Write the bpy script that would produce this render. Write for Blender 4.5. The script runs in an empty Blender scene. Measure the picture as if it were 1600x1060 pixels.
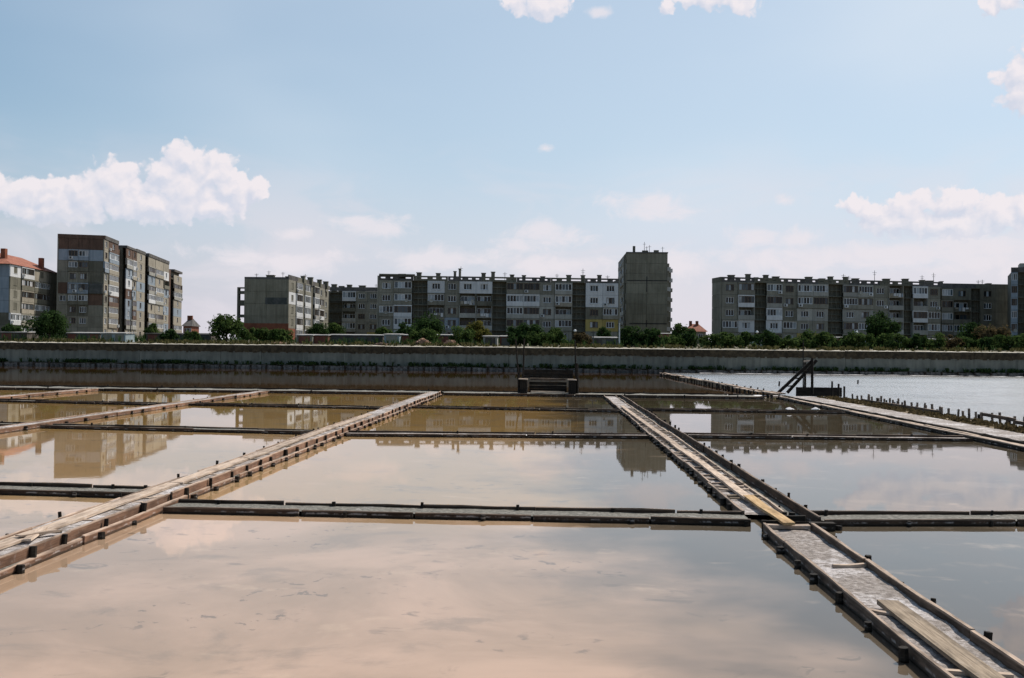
import bpy, math, random
from mathutils import Vector, Matrix, noise, Euler
R = math.radians
sc = bpy.context.scene
col = sc.collection
random.seed(7)

# ------------------------------------------------------------------ camera
F = 1555.0                      # focal length in pixels of a 1600 wide frame
CAMH = 2.5
cam_d = bpy.data.cameras.new('camera'); cam = bpy.data.objects.new('camera', cam_d); col.objects.link(cam)
cam_d.sensor_width = 36.0; cam_d.lens = 36.0*F/1600; cam_d.clip_start = 0.1; cam_d.clip_end = 6000
YAW, PITCH, ROLL = R(2.21), R(0.637), R(0.60)
CR = (Matrix.Rotation(YAW, 3, 'Z') @ Matrix.Rotation(R(90)+PITCH, 3, 'X') @ Matrix.Rotation(ROLL, 3, 'Z'))
cam.rotation_euler = CR.to_euler(); cam.location = (0, 0, CAMH)
sc.camera = cam
def ray(px, py): return CR @ Vector(((px-800)/F, -(py-530)/F, -1.0))
def onz(px, py, z=0.0):
    d = ray(px, py); t = (z-CAMH)/d.z; return Vector((d.x*t, d.y*t, z))
def aty(px, py, Y):
    d = ray(px, py); t = Y/d.y; return Vector((d.x*t, Y, CAMH+d.z*t))

# ------------------------------------------------------------------ light and sky
SUN_EL, SUN_AZ = R(54), R(47)            # azimuth measured from +Y towards +X
sun_d = bpy.data.lights.new('sun', 'SUN'); sun = bpy.data.objects.new('sun', sun_d); col.objects.link(sun)
sun_d.energy = 4.2; sun_d.angle = R(0.5); sun_d.color = (1.0, 0.93, 0.84)
sdir = Vector((math.sin(SUN_AZ)*math.cos(SUN_EL), math.cos(SUN_AZ)*math.cos(SUN_EL), math.sin(SUN_EL)))
sun.rotation_euler = (-sdir).to_track_quat('-Z', 'Y').to_euler(); sun.location = (30, 30, 60)
vs = sc.view_settings
vs.view_transform = 'Standard'; vs.look = 'None'; vs.exposure = 0.1; vs.gamma = 1.0; vs.use_curve_mapping = False
SKY_STRENGTH = 0.108

class NT:
    """small helper for building node trees"""
    def __init__(s, tree): s.t = tree; s.n = tree.nodes; s.l = tree.links
    def new(s, typ, **kw):
        nd = s.n.new(typ)
        for k, v in kw.items(): setattr(nd, k, v)
        return nd
    def put(s, sock, v):
        if isinstance(v, bpy.types.NodeSocket): s.l.new(v, sock)
        elif v is not None: sock.default_value = v
    def math(s, op, a, b=None, c=None, clamp=False):
        nd = s.new('ShaderNodeMath', operation=op, use_clamp=clamp)
        s.put(nd.inputs[0], a)
        if b is not None: s.put(nd.inputs[1], b)
        if c is not None: s.put(nd.inputs[2], c)
        return nd.outputs[0]
    def mix(s, f, a, b, blend='MIX'):
        nd = s.new('ShaderNodeMix', data_type='RGBA', blend_type=blend)
        s.put(nd.inputs[0], f); s.put(nd.inputs[6], a); s.put(nd.inputs[7], b)
        return nd.outputs[2]
    def step(s, v, a, b, lo=0.0, hi=1.0):
        nd = s.new('ShaderNodeMapRange', interpolation_type='SMOOTHSTEP')
        s.put(nd.inputs[0], v); s.put(nd.inputs[1], a); s.put(nd.inputs[2], b); s.put(nd.inputs[3], lo); s.put(nd.inputs[4], hi)
        return nd.outputs[0]
    def noise(s, vec, scale, detail=4, rough=0.55, dist=0.0, dim='3D'):
        nd = s.new('ShaderNodeTexNoise', noise_dimensions=dim)
        s.put(nd.inputs['Vector'], vec); s.put(nd.inputs['Scale'], scale); s.put(nd.inputs['Detail'], detail)
        s.put(nd.inputs['Roughness'], rough); s.put(nd.inputs['Distortion'], dist)
        return nd.outputs[0]
    def comb(s, x, y, z=0.0):
        nd = s.new('ShaderNodeCombineXYZ'); s.put(nd.inputs[0], x); s.put(nd.inputs[1], y); s.put(nd.inputs[2], z); return nd.outputs[0]
    def mapping(s, vec, scale=(1,1,1), loc=(0,0,0), rot=(0,0,0)):
        nd = s.new('ShaderNodeMapping'); s.put(nd.inputs['Vector'], vec)
        nd.inputs['Scale'].default_value = scale; nd.inputs['Location'].default_value = loc; nd.inputs['Rotation'].default_value = rot
        return nd.outputs[0]
def c4(c): return (c[0], c[1], c[2], 1.0)

def dir_of(px, py):
    d = ray(px, py).normalized(); return math.atan2(d.x, d.y), math.asin(d.z)
# cumulus masses: lobes as seen in the photograph, turned into azimuth / elevation of the sky
LOBES = [(294, 250, 36, 30), (255, 270, 32, 28), (334, 272, 38, 34), (366, 292, 38, 30), (400, 296, 22, 22), (290, 300, 75, 42), (181, 290, 46, 40), (140, 300, 42, 32), (85, 304, 36, 28), (30, 306, 48, 32),
         (-25, 300, 40, 34), (230, 322, 100, 28), (60, 326, 110, 24), (330, 322, 62, 26), (1332, 320, 24, 16), (1364, 330, 28, 18), (1423, 324, 38, 28), (1484, 322, 36, 30), (1508, 314, 24, 20), (1562, 330, 44, 28), (1612, 330, 42, 26),
         (1490, 350, 120, 26), (1400, 345, 60, 24), (848, 6, 50, 26), (806, 2, 34, 14), (1155, 6, 34, 22), (1095, -4, 50, 20), (1045, 4, 16, 16), (1602, 118, 44, 26), (1606, 150, 34, 30), (1650, 120, 60, 70), (1548, 8, 16, 18), (1580, -4, 30, 18)]
WISPS = [(1010, 322, 90, 26), (1015, 312, 44, 14), (855, 374, 90, 30), (850, 362, 40, 18), (585, 358, 74, 24), (560, 350, 36, 16), (460, 366, 40, 14), (1224, 314, 18, 12), (1185, 372, 60, 26), (1245, 376, 70, 24), (1264, 400, 170, 34), (1400, 400, 160, 40), (1540, 385, 110, 34),
         (1060, 420, 90, 30), (690, 405, 160, 22), (430, 405, 130, 26), (936, 20, 20, 10), (852, 232, 16, 8), (890, 415, 120, 22), (1530, 410, 140, 30)]
def make_world():
    w = bpy.data.worlds.new('World'); sc.world = w; w.use_nodes = True
    t = NT(w.node_tree); t.n.clear()
    out = t.new('ShaderNodeOutputWorld'); bg = t.new('ShaderNodeBackground')
    sky = t.new('ShaderNodeTexSky', sky_type='NISHITA', sun_disc=False, sun_elevation=SUN_EL, sun_rotation=SUN_AZ,
                altitude=0.0, air_density=1.0, dust_density=1.6, ozone_density=2.2)
    tc = t.new('ShaderNodeTexCoord'); sep = t.new('ShaderNodeSeparateXYZ'); t.l.new(tc.outputs['Generated'], sep.inputs[0])
    az = t.math('ARCTAN2', sep.outputs[0], sep.outputs[1]); el = t.math('ARCSINE', sep.outputs[2])
    # cloud field as a node group so it can be sampled twice (shape, and light from above)
    g = bpy.data.node_groups.new('cloud_field', 'ShaderNodeTree')
    g.interface.new_socket('az', in_out='INPUT', socket_type='NodeSocketFloat'); g.interface.new_socket('el', in_out='INPUT', socket_type='NodeSocketFloat')
    g.interface.new_socket('f', in_out='OUTPUT', socket_type='NodeSocketFloat')
    q = NT(g); gi = q.new('NodeGroupInput'); go = q.new('NodeGroupOutput')
    A, E = gi.outputs[0], gi.outputs[1]
    vec = q.comb(A, E, 0.0)
    wn = q.new('ShaderNodeTexNoise', noise_dimensions='2D'); q.put(wn.inputs['Vector'], vec); wn.inputs['Scale'].default_value = 50.0; wn.inputs['Detail'].default_value = 5.0; wn.inputs['Roughness'].default_value = 0.54
    def vm(op, a, b):
        nd = q.new('ShaderNodeVectorMath', operation=op)
        for k, x in enumerate((a, b)):
            if x is not None: q.put(nd.inputs[k], x)
        return nd
    warp = vm('ADD', vec, vm('MULTIPLY', vm('SUBTRACT', wn.outputs['Color'], (0.5, 0.5, 0.5)).outputs[0], (0.021, 0.021, 0.0)).outputs[0]).outputs[0]
    def masses(vv, lst):
        M = None
        for (px, py, rx, ry) in lst:
            a, e = dir_of(px, py)
            r = vm('LENGTH', vm('MULTIPLY', vm('SUBTRACT', vv, (a, e, 0.0)).outputs[0], (F/rx, F/ry, 0.0)).outputs[0], None).outputs['Value']
            M = r if M is None else q.math('MINIMUM', M, r)
        return q.math('SUBTRACT', 1.0, M)
    vo = q.new('ShaderNodeTexVoronoi', feature='SMOOTH_F1', voronoi_dimensions='2D'); q.put(vo.inputs['Vector'], warp); vo.inputs['Scale'].default_value = 70.0
    vo.inputs['Detail'].default_value = 1.0; vo.inputs['Roughness'].default_value = 0.5; vo.inputs['Smoothness'].default_value = 0.3
    f = q.math('ADD', masses(warp, LOBES), q.math('MULTIPLY_ADD', vo.outputs['Distance'], -0.55, 0.30))
    q.l.new(f, go.inputs[0])
    def sample(da, de):
        nd = t.new('ShaderNodeGroup'); nd.node_tree = g
        t.l.new(t.math('ADD', az, da), nd.inputs[0]); t.l.new(t.math('ADD', el, de), nd.inputs[1]); return nd.outputs[0]
    f0 = sample(0, 0); f1 = sample(0.005, 0.009)
    vec = t.comb(az, el, 0.0)
    sunw = t.math('ADD', t.math('MULTIPLY', sep.outputs[0], math.sin(SUN_AZ)), t.math('MULTIPLY', sep.outputs[1], math.cos(SUN_AZ)))
    glow = t.step(sunw, -0.75, 0.80, 0.25, 1.0)          # hazy air scatters forward: pale towards the sun, deeper away from it
    dens = t.step(f0, -0.06, 0.26)
    lit = t.math('MULTIPLY_ADD', t.math('SUBTRACT', f0, f1), 1.05, 0.50, clamp=True)
    ccol = t.mix(lit, c4((5.7, 5.95, 6.85)), c4((7.7, 7.2, 7.45)))
    # soft ragged wisps near the horizon, and scattered ones over the rest of the sky
    q = t
    def vm2(op, a, b):
        nd = t.new('ShaderNodeVectorMath', operation=op)
        for k, x in enumerate((a, b)):
            if x is not None: t.put(nd.inputs[k], x)
        return nd
    W = None
    for (px, py, rx, ry) in WISPS:
        a, e = dir_of(px, py)
        r = vm2('LENGTH', vm2('MULTIPLY', vm2('SUBTRACT', vec, (a, e, 0.0)).outputs[0], (F/rx, F/ry, 0.0)).outputs[0], None).outputs['Value']
        W = r if W is None else t.math('MINIMUM', W, r)
    W = t.math('SUBTRACT', 1.0, W)
    o1 = t.step(t.math('ABSOLUTE', t.math('ADD', az, R(2.2))), R(31), R(42)); o2 = t.step(el, R(21), R(30))
    outside = t.math('MAXIMUM', o1, o2)
    gen = t.math('MULTIPLY_ADD', t.noise(t.mapping(vec, (3.2, 6.5, 1), (3.1, 1.7, 0)), 1.0, 2, 0.5, 0.0, '2D'), 5.0, -3.2)
    W = t.math('MAXIMUM', W, t.math('MULTIPLY_ADD', t.math('ADD', gen, 3.0), outside, -3.0))
    wn = t.math('MULTIPLY_ADD', t.noise(t.mapping(vec, (1, 1.7, 1)), 20.0, 7, 0.62, 0.3, '2D'), 2.6, -1.3)
    wd = t.step(t.math('ADD', W, wn), -0.05, 0.9, 0.0, 0.75)
    # thin milky veil and pinkish haze towards the horizon
    veil = t.step(t.noise(t.mapping(vec, (2.0, 4.5, 1), (0.4, 0.2, 0)), 1.1, 3, 0.45, 0.1, '2D'), 0.30, 0.75)
    hz = t.step(el, R(0), R(12), 1.0, 0.0)
    hue = t.new('ShaderNodeHueSaturation'); hue.inputs['Saturation'].default_value = 1.12; hue.inputs['Hue'].default_value = 0.485; t.l.new(sky.outputs[0], hue.inputs['Color'])
    s1 = t.mix(t.math('MULTIPLY', t.math('MULTIPLY_ADD', veil, 0.30, 0.50), t.math('POWER', glow, 3.5)), hue.outputs[0], c4((6.1, 6.8, 7.6)))
    hcol = t.mix(glow, c4((2.2, 2.3, 2.8)), c4((6.15, 5.9, 6.75)))
    s2 = t.mix(t.math('MULTIPLY', hz, 0.80), s1, hcol)
    # soft broken low layer
    lowc = t.step(t.noise(t.mapping(vec, (6, 16, 1), (1.3, 0.6, 0)), 1.0, 5, 0.55, 0.4, '2D'), 0.40, 0.62)
    lb = t.math('MULTIPLY', lowc, t.step(el, R(5), R(13), 0.5, 0.0))
    s3 = t.mix(lb, s2, c4((6.8, 6.4, 6.85)))
    s4 = t.mix(wd, s3, c4((7.3, 6.85, 7.2)))
    dd = t.math('MULTIPLY', dens, t.step(el, R(4.5), R(7.6), 0.05, 0.95))
    fin = t.mix(dd, s4, ccol)
    t.l.new(fin, bg.inputs['Color']); bg.inputs['Strength'].default_value = SKY_STRENGTH
    t.l.new(bg.outputs[0], out.inputs[0])
    w.cycles.sampling_method = 'MANUAL'; w.cycles.sample_map_resolution = 256
make_world()

# ------------------------------------------------------------------ materials
MATS = {}
def mat(name): 
    m = bpy.data.materials.new(name); m.use_nodes = True; t = NT(m.node_tree); t.n.clear()
    out = t.new('ShaderNodeOutputMaterial'); MATS[name] = m
    return m, t, out
def bsdf(t, out, color, rough=0.8, spec=0.3, normal=None):
    b = t.new('ShaderNodeBsdfPrincipled'); t.put(b.inputs['Base Color'], color); t.put(b.inputs['Roughness'], rough)
    b.inputs['Specular IOR Level'].default_value = spec
    if normal is not None: t.l.new(normal, b.inputs['Normal'])
    t.l.new(b.outputs[0], out.inputs[0]); return b
def bump(t, h, strength=0.3, dist=0.02):
    b = t.new('ShaderNodeBump'); b.inputs['Strength'].default_value = strength; b.inputs['Distance'].default_value = dist
    t.l.new(h, b.inputs['Height']); return b.outputs[0]
def m_rough(name, a, b, scale=2.0, vary=0.25, rough=0.85, streak=False, bumps=0.25, spec=0.25):
    """weathered mineral / painted surface: two tones, stains and a per-object tone shift"""
    m, t, out = mat(name)
    tc = t.new('ShaderNodeTexCoord'); oi = t.new('ShaderNodeObjectInfo')
    geo = t.new('ShaderNodeNewGeometry')
    v = geo.outputs['Position']
    n = t.noise(v, scale, 6, 0.6, 0.3)
    if streak: n = t.math('MULTIPLY_ADD', t.noise(t.mapping(v, (1.4, 1.4, 0.12)), 1.6, 5, 0.6), 0.6, t.math('MULTIPLY', n, 0.45))
    cc = t.mix(t.step(n, 0.34, 0.68), c4(a), c4(b))
    k = t.math('MULTIPLY_ADD', oi.outputs['Random'], vary*2, 1-vary)
    cc = t.mix(1.0, cc, t.comb(k, k, k), 'MULTIPLY')
    fine = t.noise(v, scale*9, 4, 0.6)
    bsdf(t, out, cc, rough, spec, bump(t, fine, bumps, 0.03)); return m
def m_wood(name, a, b, vary=0.3, top=None, salt=0.0):
    """sawn timber; top = pale colour painting sunlight onto the worn upper edge of a board standing in brine"""
    m, t, out = mat(name)
    tc = t.new('ShaderNodeTexCoord'); oi = t.new('ShaderNodeObjectInfo')
    rnd = oi.outputs['Random']
    v = t.new('ShaderNodeVectorMath', operation='ADD'); t.l.new(tc.outputs['Object'], v.inputs[0])
    t.l.new(t.comb(t.math('MULTIPLY', rnd, 37.0), t.math('MULTIPLY', rnd, 11.0), 0.0), v.inputs[1])
    v = v.outputs[0]
    grain = t.noise(t.mapping(v, (1.3, 26, 26)), 1.6, 6, 0.65, 0.5)
    blot = t.noise(t.mapping(v, (1.0, 3.0, 3.0)), 1.7, 4, 0.6)
    cc = t.mix(t.step(grain, 0.30, 0.66), c4(a), c4(b))
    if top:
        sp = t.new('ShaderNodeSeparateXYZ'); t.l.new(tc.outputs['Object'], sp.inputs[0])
        edge = t.step(t.math('MULTIPLY_ADD', t.math('SUBTRACT', blot, 0.5), 0.05, sp.outputs[2]), -0.022, -0.008)  # mask for the upper edge, where sunlight is put into the wood colour
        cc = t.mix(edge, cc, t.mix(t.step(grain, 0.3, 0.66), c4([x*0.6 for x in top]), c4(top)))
    cc = t.mix(t.step(blot, 0.44, 0.66, 0.0, 0.6), cc, c4([x*0.45 for x in a]))
    k = t.math('MULTIPLY_ADD', rnd, vary*2, 1-vary)
    cc = t.mix(1.0, cc, t.comb(k, k, k), 'MULTIPLY')
    if top or name == 'wood_dark':
        geo = t.new('ShaderNodeNewGeometry'); gz = t.new('ShaderNodeSeparateXYZ'); t.l.new(geo.outputs['Position'], gz.inputs[0])
        pn = t.noise(geo.outputs['Position'], 5.0, 5, 0.65)
        lv = t.math('MULTIPLY_ADD', t.math('SUBTRACT', pn, 0.5), -0.06, gz.outputs[2])
        cc = t.mix(t.step(lv, 0.012, 0.03, 0.75, 0.0), cc, c4((0.02, 0.016, 0.011)))
        crust = t.math('MULTIPLY', t.math('MULTIPLY', t.step(lv, 0.018, 0.03), t.step(lv, 0.034, 0.055, 1.0, 0.0)), t.step(pn, 0.48, 0.62, 0.0, 0.45))
        cc = t.mix(crust, cc, c4((0.55, 0.51, 0.48)))
    if salt > 0:
        sn = t.step(t.noise(v, 9.0, 6, 0.7), 0.56, 0.68, 0.0, salt)
        cc = t.mix(sn, cc, c4((0.62, 0.59, 0.57)))
    bsdf(t, out, cc, 0.8, 0.2, bump(t, grain, 0.5, 0.006)); return m
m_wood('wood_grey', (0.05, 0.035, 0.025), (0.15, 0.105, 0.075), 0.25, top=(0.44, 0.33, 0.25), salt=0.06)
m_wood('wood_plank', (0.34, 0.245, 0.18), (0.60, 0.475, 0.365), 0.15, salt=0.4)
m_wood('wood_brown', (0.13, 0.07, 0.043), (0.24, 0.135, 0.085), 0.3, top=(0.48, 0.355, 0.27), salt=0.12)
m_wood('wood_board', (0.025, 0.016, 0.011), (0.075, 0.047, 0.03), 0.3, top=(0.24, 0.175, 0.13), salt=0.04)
m_wood('wood_new', (0.36, 0.225, 0.10), (0.55, 0.375, 0.20), 0.05)
m_wood('wood_weathered', (0.16, 0.12, 0.08), (0.36, 0.28, 0.20), 0.1, salt=0.12)
m_wood('wood_dark', (0.010, 0.008, 0.006), (0.032, 0.024, 0.017), 0.3)
def m_fill(name, mud, mid, saltc, lo, hi):
    m, t, out = mat(name)
    geo = t.new('ShaderNodeNewGeometry'); v = geo.outputs['Position']
    a = t.noise(v, 1.1, 7, 0.62, 0.4); b = t.noise(v, 14.0, 6, 0.65); cgr = t.noise(v, 70.0, 3, 0.6)
    cc = t.mix(t.step(b, 0.35, 0.65), c4(mud), c4(mid))
    s = t.step(t.math('MULTIPLY_ADD', b, 0.45, t.math('MULTIPLY', a, 0.75)), lo, hi)
    cc = t.mix(s, cc, c4(saltc))
    cc = t.mix(t.step(cgr, 0.34, 0.46, 0.3, 0.0), cc, c4([x*0.45 for x in mud]))
    h = t.math('ADD', b, t.math('MULTIPLY', cgr, 0.6))
    bsdf(t, out, cc, t.math('MULTIPLY_ADD', s, -0.2, 0.85), 0.3, bump(t, h, 0.9, 0.03)); return m
m_fill('fill_salt', (0.20, 0.168, 0.145), (0.38, 0.33, 0.295), (0.64, 0.595, 0.58), 0.57, 0.78)
m_fill('fill_gravel', (0.12, 0.112, 0.094), (0.25, 0.235, 0.20), (0.46, 0.44, 0.42), 0.64, 0.86)
m_fill('soil_grass', (0.12, 0.085, 0.05), (0.25, 0.18, 0.10), (0.30, 0.24, 0.13), 0.6, 0.8)

def m_mud(name, cols, pans):
    m, t, out = mat(name)
    geo = t.new('ShaderNodeNewGeometry'); v = geo.outputs['Position']
    sep = t.new('ShaderNodeSeparateXYZ'); t.l.new(v, sep.inputs[0])
    vx = t.mapping(v, (0.75, 1.0, 1))
    big = t.noise(v, 0.30, 6, 0.62, 0.5)
    cc = t.mix(t.step(big, 0.38, 0.62), c4(cols[0]), c4(cols[1]))
    if pans:
        # the inner pans are floored with yellow algae mud, the drained eastern ones with dark silt
        cc = t.mix(t.step(t.math('MULTIPLY_ADD', big, 4.0, sep.outputs[1]), 15.0, 18.5, 0.0, 0.85), cc, c4(cols[5]))
        cc = t.mix(t.step(t.math('MULTIPLY_ADD', big, 4.0, sep.outputs[1]), 29.5, 32.0), cc, c4(cols[4]))
        xe = t.math('MULTIPLY_ADD', t.math('SUBTRACT', t.math('MINIMUM', sep.outputs[1], 13.5), 12.9), 0.25, t.math('ADD', sep.outputs[0], 0.95))
        p = t.math('MULTIPLY_ADD', xe, 0.15, t.math('MULTIPLY', t.noise(v, 0.35, 4, 0.55, 0.2), 0.9))
        cc = t.mix(t.step(p, 0.44, 0.88, 0.0, 0.9), cc, c4(cols[2]))
    patch = t.step(t.noise(vx, 0.75, 7, 0.66, 0.6), 0.54, 0.66, 0.0, 0.50)
    cc = t.mix(patch, cc, c4(cols[3]))
    smear = t.math('MULTIPLY', t.step(t.noise(vx, 2.6, 6, 0.66, 0.8), 0.585, 0.66, 0.0, 0.6), t.step(t.noise(v, 0.55, 2, 0.5), 0.44, 0.58))
    cc = t.mix(smear, cc, c4([x*0.7 for x in cols[3]]))
    foot = t.math('MULTIPLY', t.step(t.noise(v, 4.2, 4, 0.6, 0.6), 0.60, 0.645, 0.0, 0.65), t.step(t.noise(t.mapping(v, (1, 1, 1), (3.7, 9.1, 0)), 0.42, 1, 0.5), 0.54, 0.62))
    cc = t.mix(foot, cc, c4([x*0.6 for x in cols[3]]))
    pale = t.step(t.noise(vx, 1.1, 6, 0.6, 0.4), 0.60, 0.72, 0.0, 0.35)
    cc = t.mix(pale, cc, c4([min(0.62, x*1.35) for x in cols[0]]))
    bsdf(t, out, cc, 0.95, 0.0); return m
m_mud('mud_pan', [(0.485, 0.38, 0.33), (0.37, 0.29, 0.24), (0.07, 0.067, 0.06), (0.24, 0.20, 0.17), (0.33, 0.235, 0.105), (0.38, 0.285, 0.17)], True)
m_mud('mud_channel', [(0.115, 0.075, 0.04), (0.085, 0.057, 0.03), (0.1, 0.08, 0.05), (0.04, 0.03, 0.02)], False)
m_mud('mud_pond', [(0.12, 0.10, 0.08), (0.09, 0.08, 0.07), (0.1, 0.08, 0.05), (0.08, 0.06, 0.04)], False)

def m_water(name, tint, scale, strength, stretch=(1, 1, 1), rough=0.0, dist=0.01):
    m, t, out = mat(name)
    geo = t.new('ShaderNodeNewGeometry'); v = geo.outputs['Position']
    n = t.math('ADD', t.noise(t.mapping(v, stretch), scale, 4, 0.5, 0.3), t.math('MULTIPLY', t.noise(t.mapping(v, stretch), scale*0.13, 2, 0.5), 2.0))
    amt = t.step(t.noise(v, 0.12, 3, 0.5), 0.35, 0.7, 0.35, 1.3)
    nb = t.new('ShaderNodeBump'); nb.inputs['Distance'].default_value = dist; t.l.new(n, nb.inputs['Height'])
    t.l.new(t.math('MULTIPLY', amt, strength), nb.inputs['Strength'])
    fr = t.new('ShaderNodeFresnel'); fr.inputs['IOR'].default_value = 1.38; t.l.new(nb.outputs[0], fr.inputs['Normal'])
    gl = t.new('ShaderNodeBsdfGlossy'); gl.inputs['Roughness'].default_value = rough; gl.inputs['Color'].default_value = (0.97, 0.97, 0.97, 1); t.l.new(nb.outputs[0], gl.inputs['Normal'])
    tr = t.new('ShaderNodeBsdfTransparent'); tr.inputs['Color'].default_value = c4(tint)
    mx = t.new('ShaderNodeMixShader'); t.l.new(fr.outputs[0], mx.inputs[0]); t.l.new(tr.outputs[0], mx.inputs[1]); t.l.new(gl.outputs[0], mx.inputs[2])
    t.l.new(mx.outputs[0], out.inputs[0]); return m
m_water('brine', (0.98, 0.94, 0.86), 2.2, 0.035, (1, 1, 1), 0.02)
m_water('channel_water', (0.90, 0.80, 0.62), 2.0, 0.06, (1, 1, 1), 0.03)
m_water('pond_water', (0.85, 0.85, 0.8), 1.6, 1.0, (0.8, 1.2, 1), 0.22, 0.085)

m_rough('concrete', (0.158, 0.148, 0.115), (0.245, 0.23, 0.185), 0.5, 0.14, streak=True)
m_rough('concrete_dark', (0.092, 0.087, 0.064), (0.16, 0.15, 0.115), 0.5, 0.12, streak=True)
m_rough('concrete_light', (0.25, 0.24, 0.21), (0.35, 0.34, 0.30), 0.6, 0.14, streak=True)
m_rough('paint_white', (0.46, 0.46, 0.46), (0.58, 0.58, 0.57), 0.6, 0.08, streak=True)
m_rough('paint_yellow', (0.27, 0.21, 0.06), (0.36, 0.28, 0.10), 0.6, 0.1, streak=True)
m_rough('paint_beige', (0.22, 0.195, 0.15), (0.32, 0.285, 0.225), 0.6, 0.14, streak=True)
m_rough('paint_blue', (0.19, 0.23, 0.265), (0.27, 0.31, 0.35), 0.6, 0.1, streak=True)
m_rough('paint_rust', (0.085, 0.052, 0.038), (0.135, 0.083, 0.058), 0.6, 0.12, streak=True)
m_rough('brick_red', (0.16, 0.055, 0.03), (0.24, 0.085, 0.045), 0.7, 0.08)
m_rough('roof_tile', (0.20, 0.075, 0.05), (0.32, 0.13, 0.08), 1.2, 0.1)
m_rough('roof_felt', (0.07, 0.065, 0.06), (0.13, 0.12, 0.11), 0.8, 0.15)
m_rough('rail_metal', (0.05, 0.055, 0.05), (0.10, 0.10, 0.095), 0.8, 0.15)
m_rough('frame_white', (0.58, 0.585, 0.58), (0.72, 0.72, 0.71), 0.8, 0.15)
m_rough('frame_brown', (0.10, 0.07, 0.05), (0.18, 0.13, 0.09), 0.8, 0.15)
m_rough('interior', (0.035, 0.033, 0.03), (0.06, 0.055, 0.05), 1.0, 0.2)
m_rough('curtain', (0.28, 0.29, 0.30), (0.45, 0.45, 0.45), 0.9, 0.3)
m_rough('gable_concrete', (0.145, 0.132, 0.094), (0.23, 0.212, 0.16), 0.35, 0.12, streak=True)
m_rough('sea_wall', (0.105, 0.108, 0.088), (0.19, 0.19, 0.157), 0.8, 0.10, streak=True)
m_rough('wall_cap', (0.034, 0.025, 0.014), (0.085, 0.063, 0.036), 2.2, 0.15)
m_rough('coping', (0.36, 0.32, 0.25), (0.56, 0.51, 0.42), 1.2, 0.10)
m_rough('wet_stone', (0.05, 0.048, 0.043), (0.17, 0.16, 0.15), 2.5, 0.25)
m_rough('shed_blue', (0.22, 0.28, 0.30), (0.32, 0.38, 0.40), 0.9, 0.1, streak=True)
m_rough('shed_dark', (0.06, 0.05, 0.042), (0.12, 0.10, 0.085), 0.9, 0.15, streak=True)
m_rough('shed_red', (0.14, 0.05, 0.035), (0.2, 0.08, 0.055), 0.9, 0.1, streak=True)
m_rough('shed_roof', (0.20, 0.19, 0.18), (0.40, 0.39, 0.37), 0.9, 0.2)
m_rough('soil', (0.07, 0.062, 0.035), (0.14, 0.12, 0.075), 0.35, 0.0)
m_rough('rubble', (0.24, 0.14, 0.09), (0.42, 0.29, 0.2), 1.6, 0.2)
m_rough('bark', (0.06, 0.045, 0.032), (0.12, 0.09, 0.065), 3, 0.1)
m_rough('globe_white', (0.75, 0.75, 0.73), (0.8, 0.8, 0.78), 3, 0.02)
m_rough('salt', (0.66, 0.63, 0.62), (0.80, 0.78, 0.77), 6, 0.05)
def m_glass(name, c, rough=0.08):
    m, t, out = mat(name); oi = t.new('ShaderNodeObjectInfo')
    k = t.math('MULTIPLY_ADD', oi.outputs['Random'], 0.9, 0.55)
    bsdf(t, out, t.mix(1.0, c4(c), t.comb(k, k, k), 'MULTIPLY'), rough, 0.28)
m_glass('glass_dark', (0.010, 0.012, 0.013)); m_glass('glass_mid', (0.06, 0.075, 0.085)); m_glass('glass_pale', (0.24, 0.27, 0.285), 0.15)
def m_leaf(name, a, b):
    m, t, out = mat(name)
    geo = t.new('ShaderNodeNewGeometry'); n = t.noise(geo.outputs['Position'], 0.9, 4, 0.6)
    cc = t.mix(t.step(n, 0.35, 0.65), c4(a), c4(b))
    d = t.new('ShaderNodeBsdfDiffuse'); t.l.new(cc, d.inputs[0]); tr = t.new('ShaderNodeBsdfTranslucent'); t.l.new(cc, tr.inputs[0])
    mx = t.new('ShaderNodeMixShader'); mx.inputs[0].default_value = 0.4
    t.l.new(d.outputs[0], mx.inputs[1]); t.l.new(tr.outputs[0], mx.inputs[2]); t.l.new(mx.outputs[0], out.inputs[0])
m_leaf('leaf_dark', (0.022, 0.042, 0.014), (0.05, 0.085, 0.028))
m_leaf('leaf_mid', (0.03, 0.055, 0.015), (0.09, 0.13, 0.04))
m_leaf('leaf_yellow', (0.075, 0.08, 0.02), (0.15, 0.13, 0.035))
m_leaf('leaf_brown', (0.06, 0.045, 0.022), (0.11, 0.085, 0.045))
m_leaf('grass', (0.06, 0.06, 0.022), (0.13, 0.115, 0.05))

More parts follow.
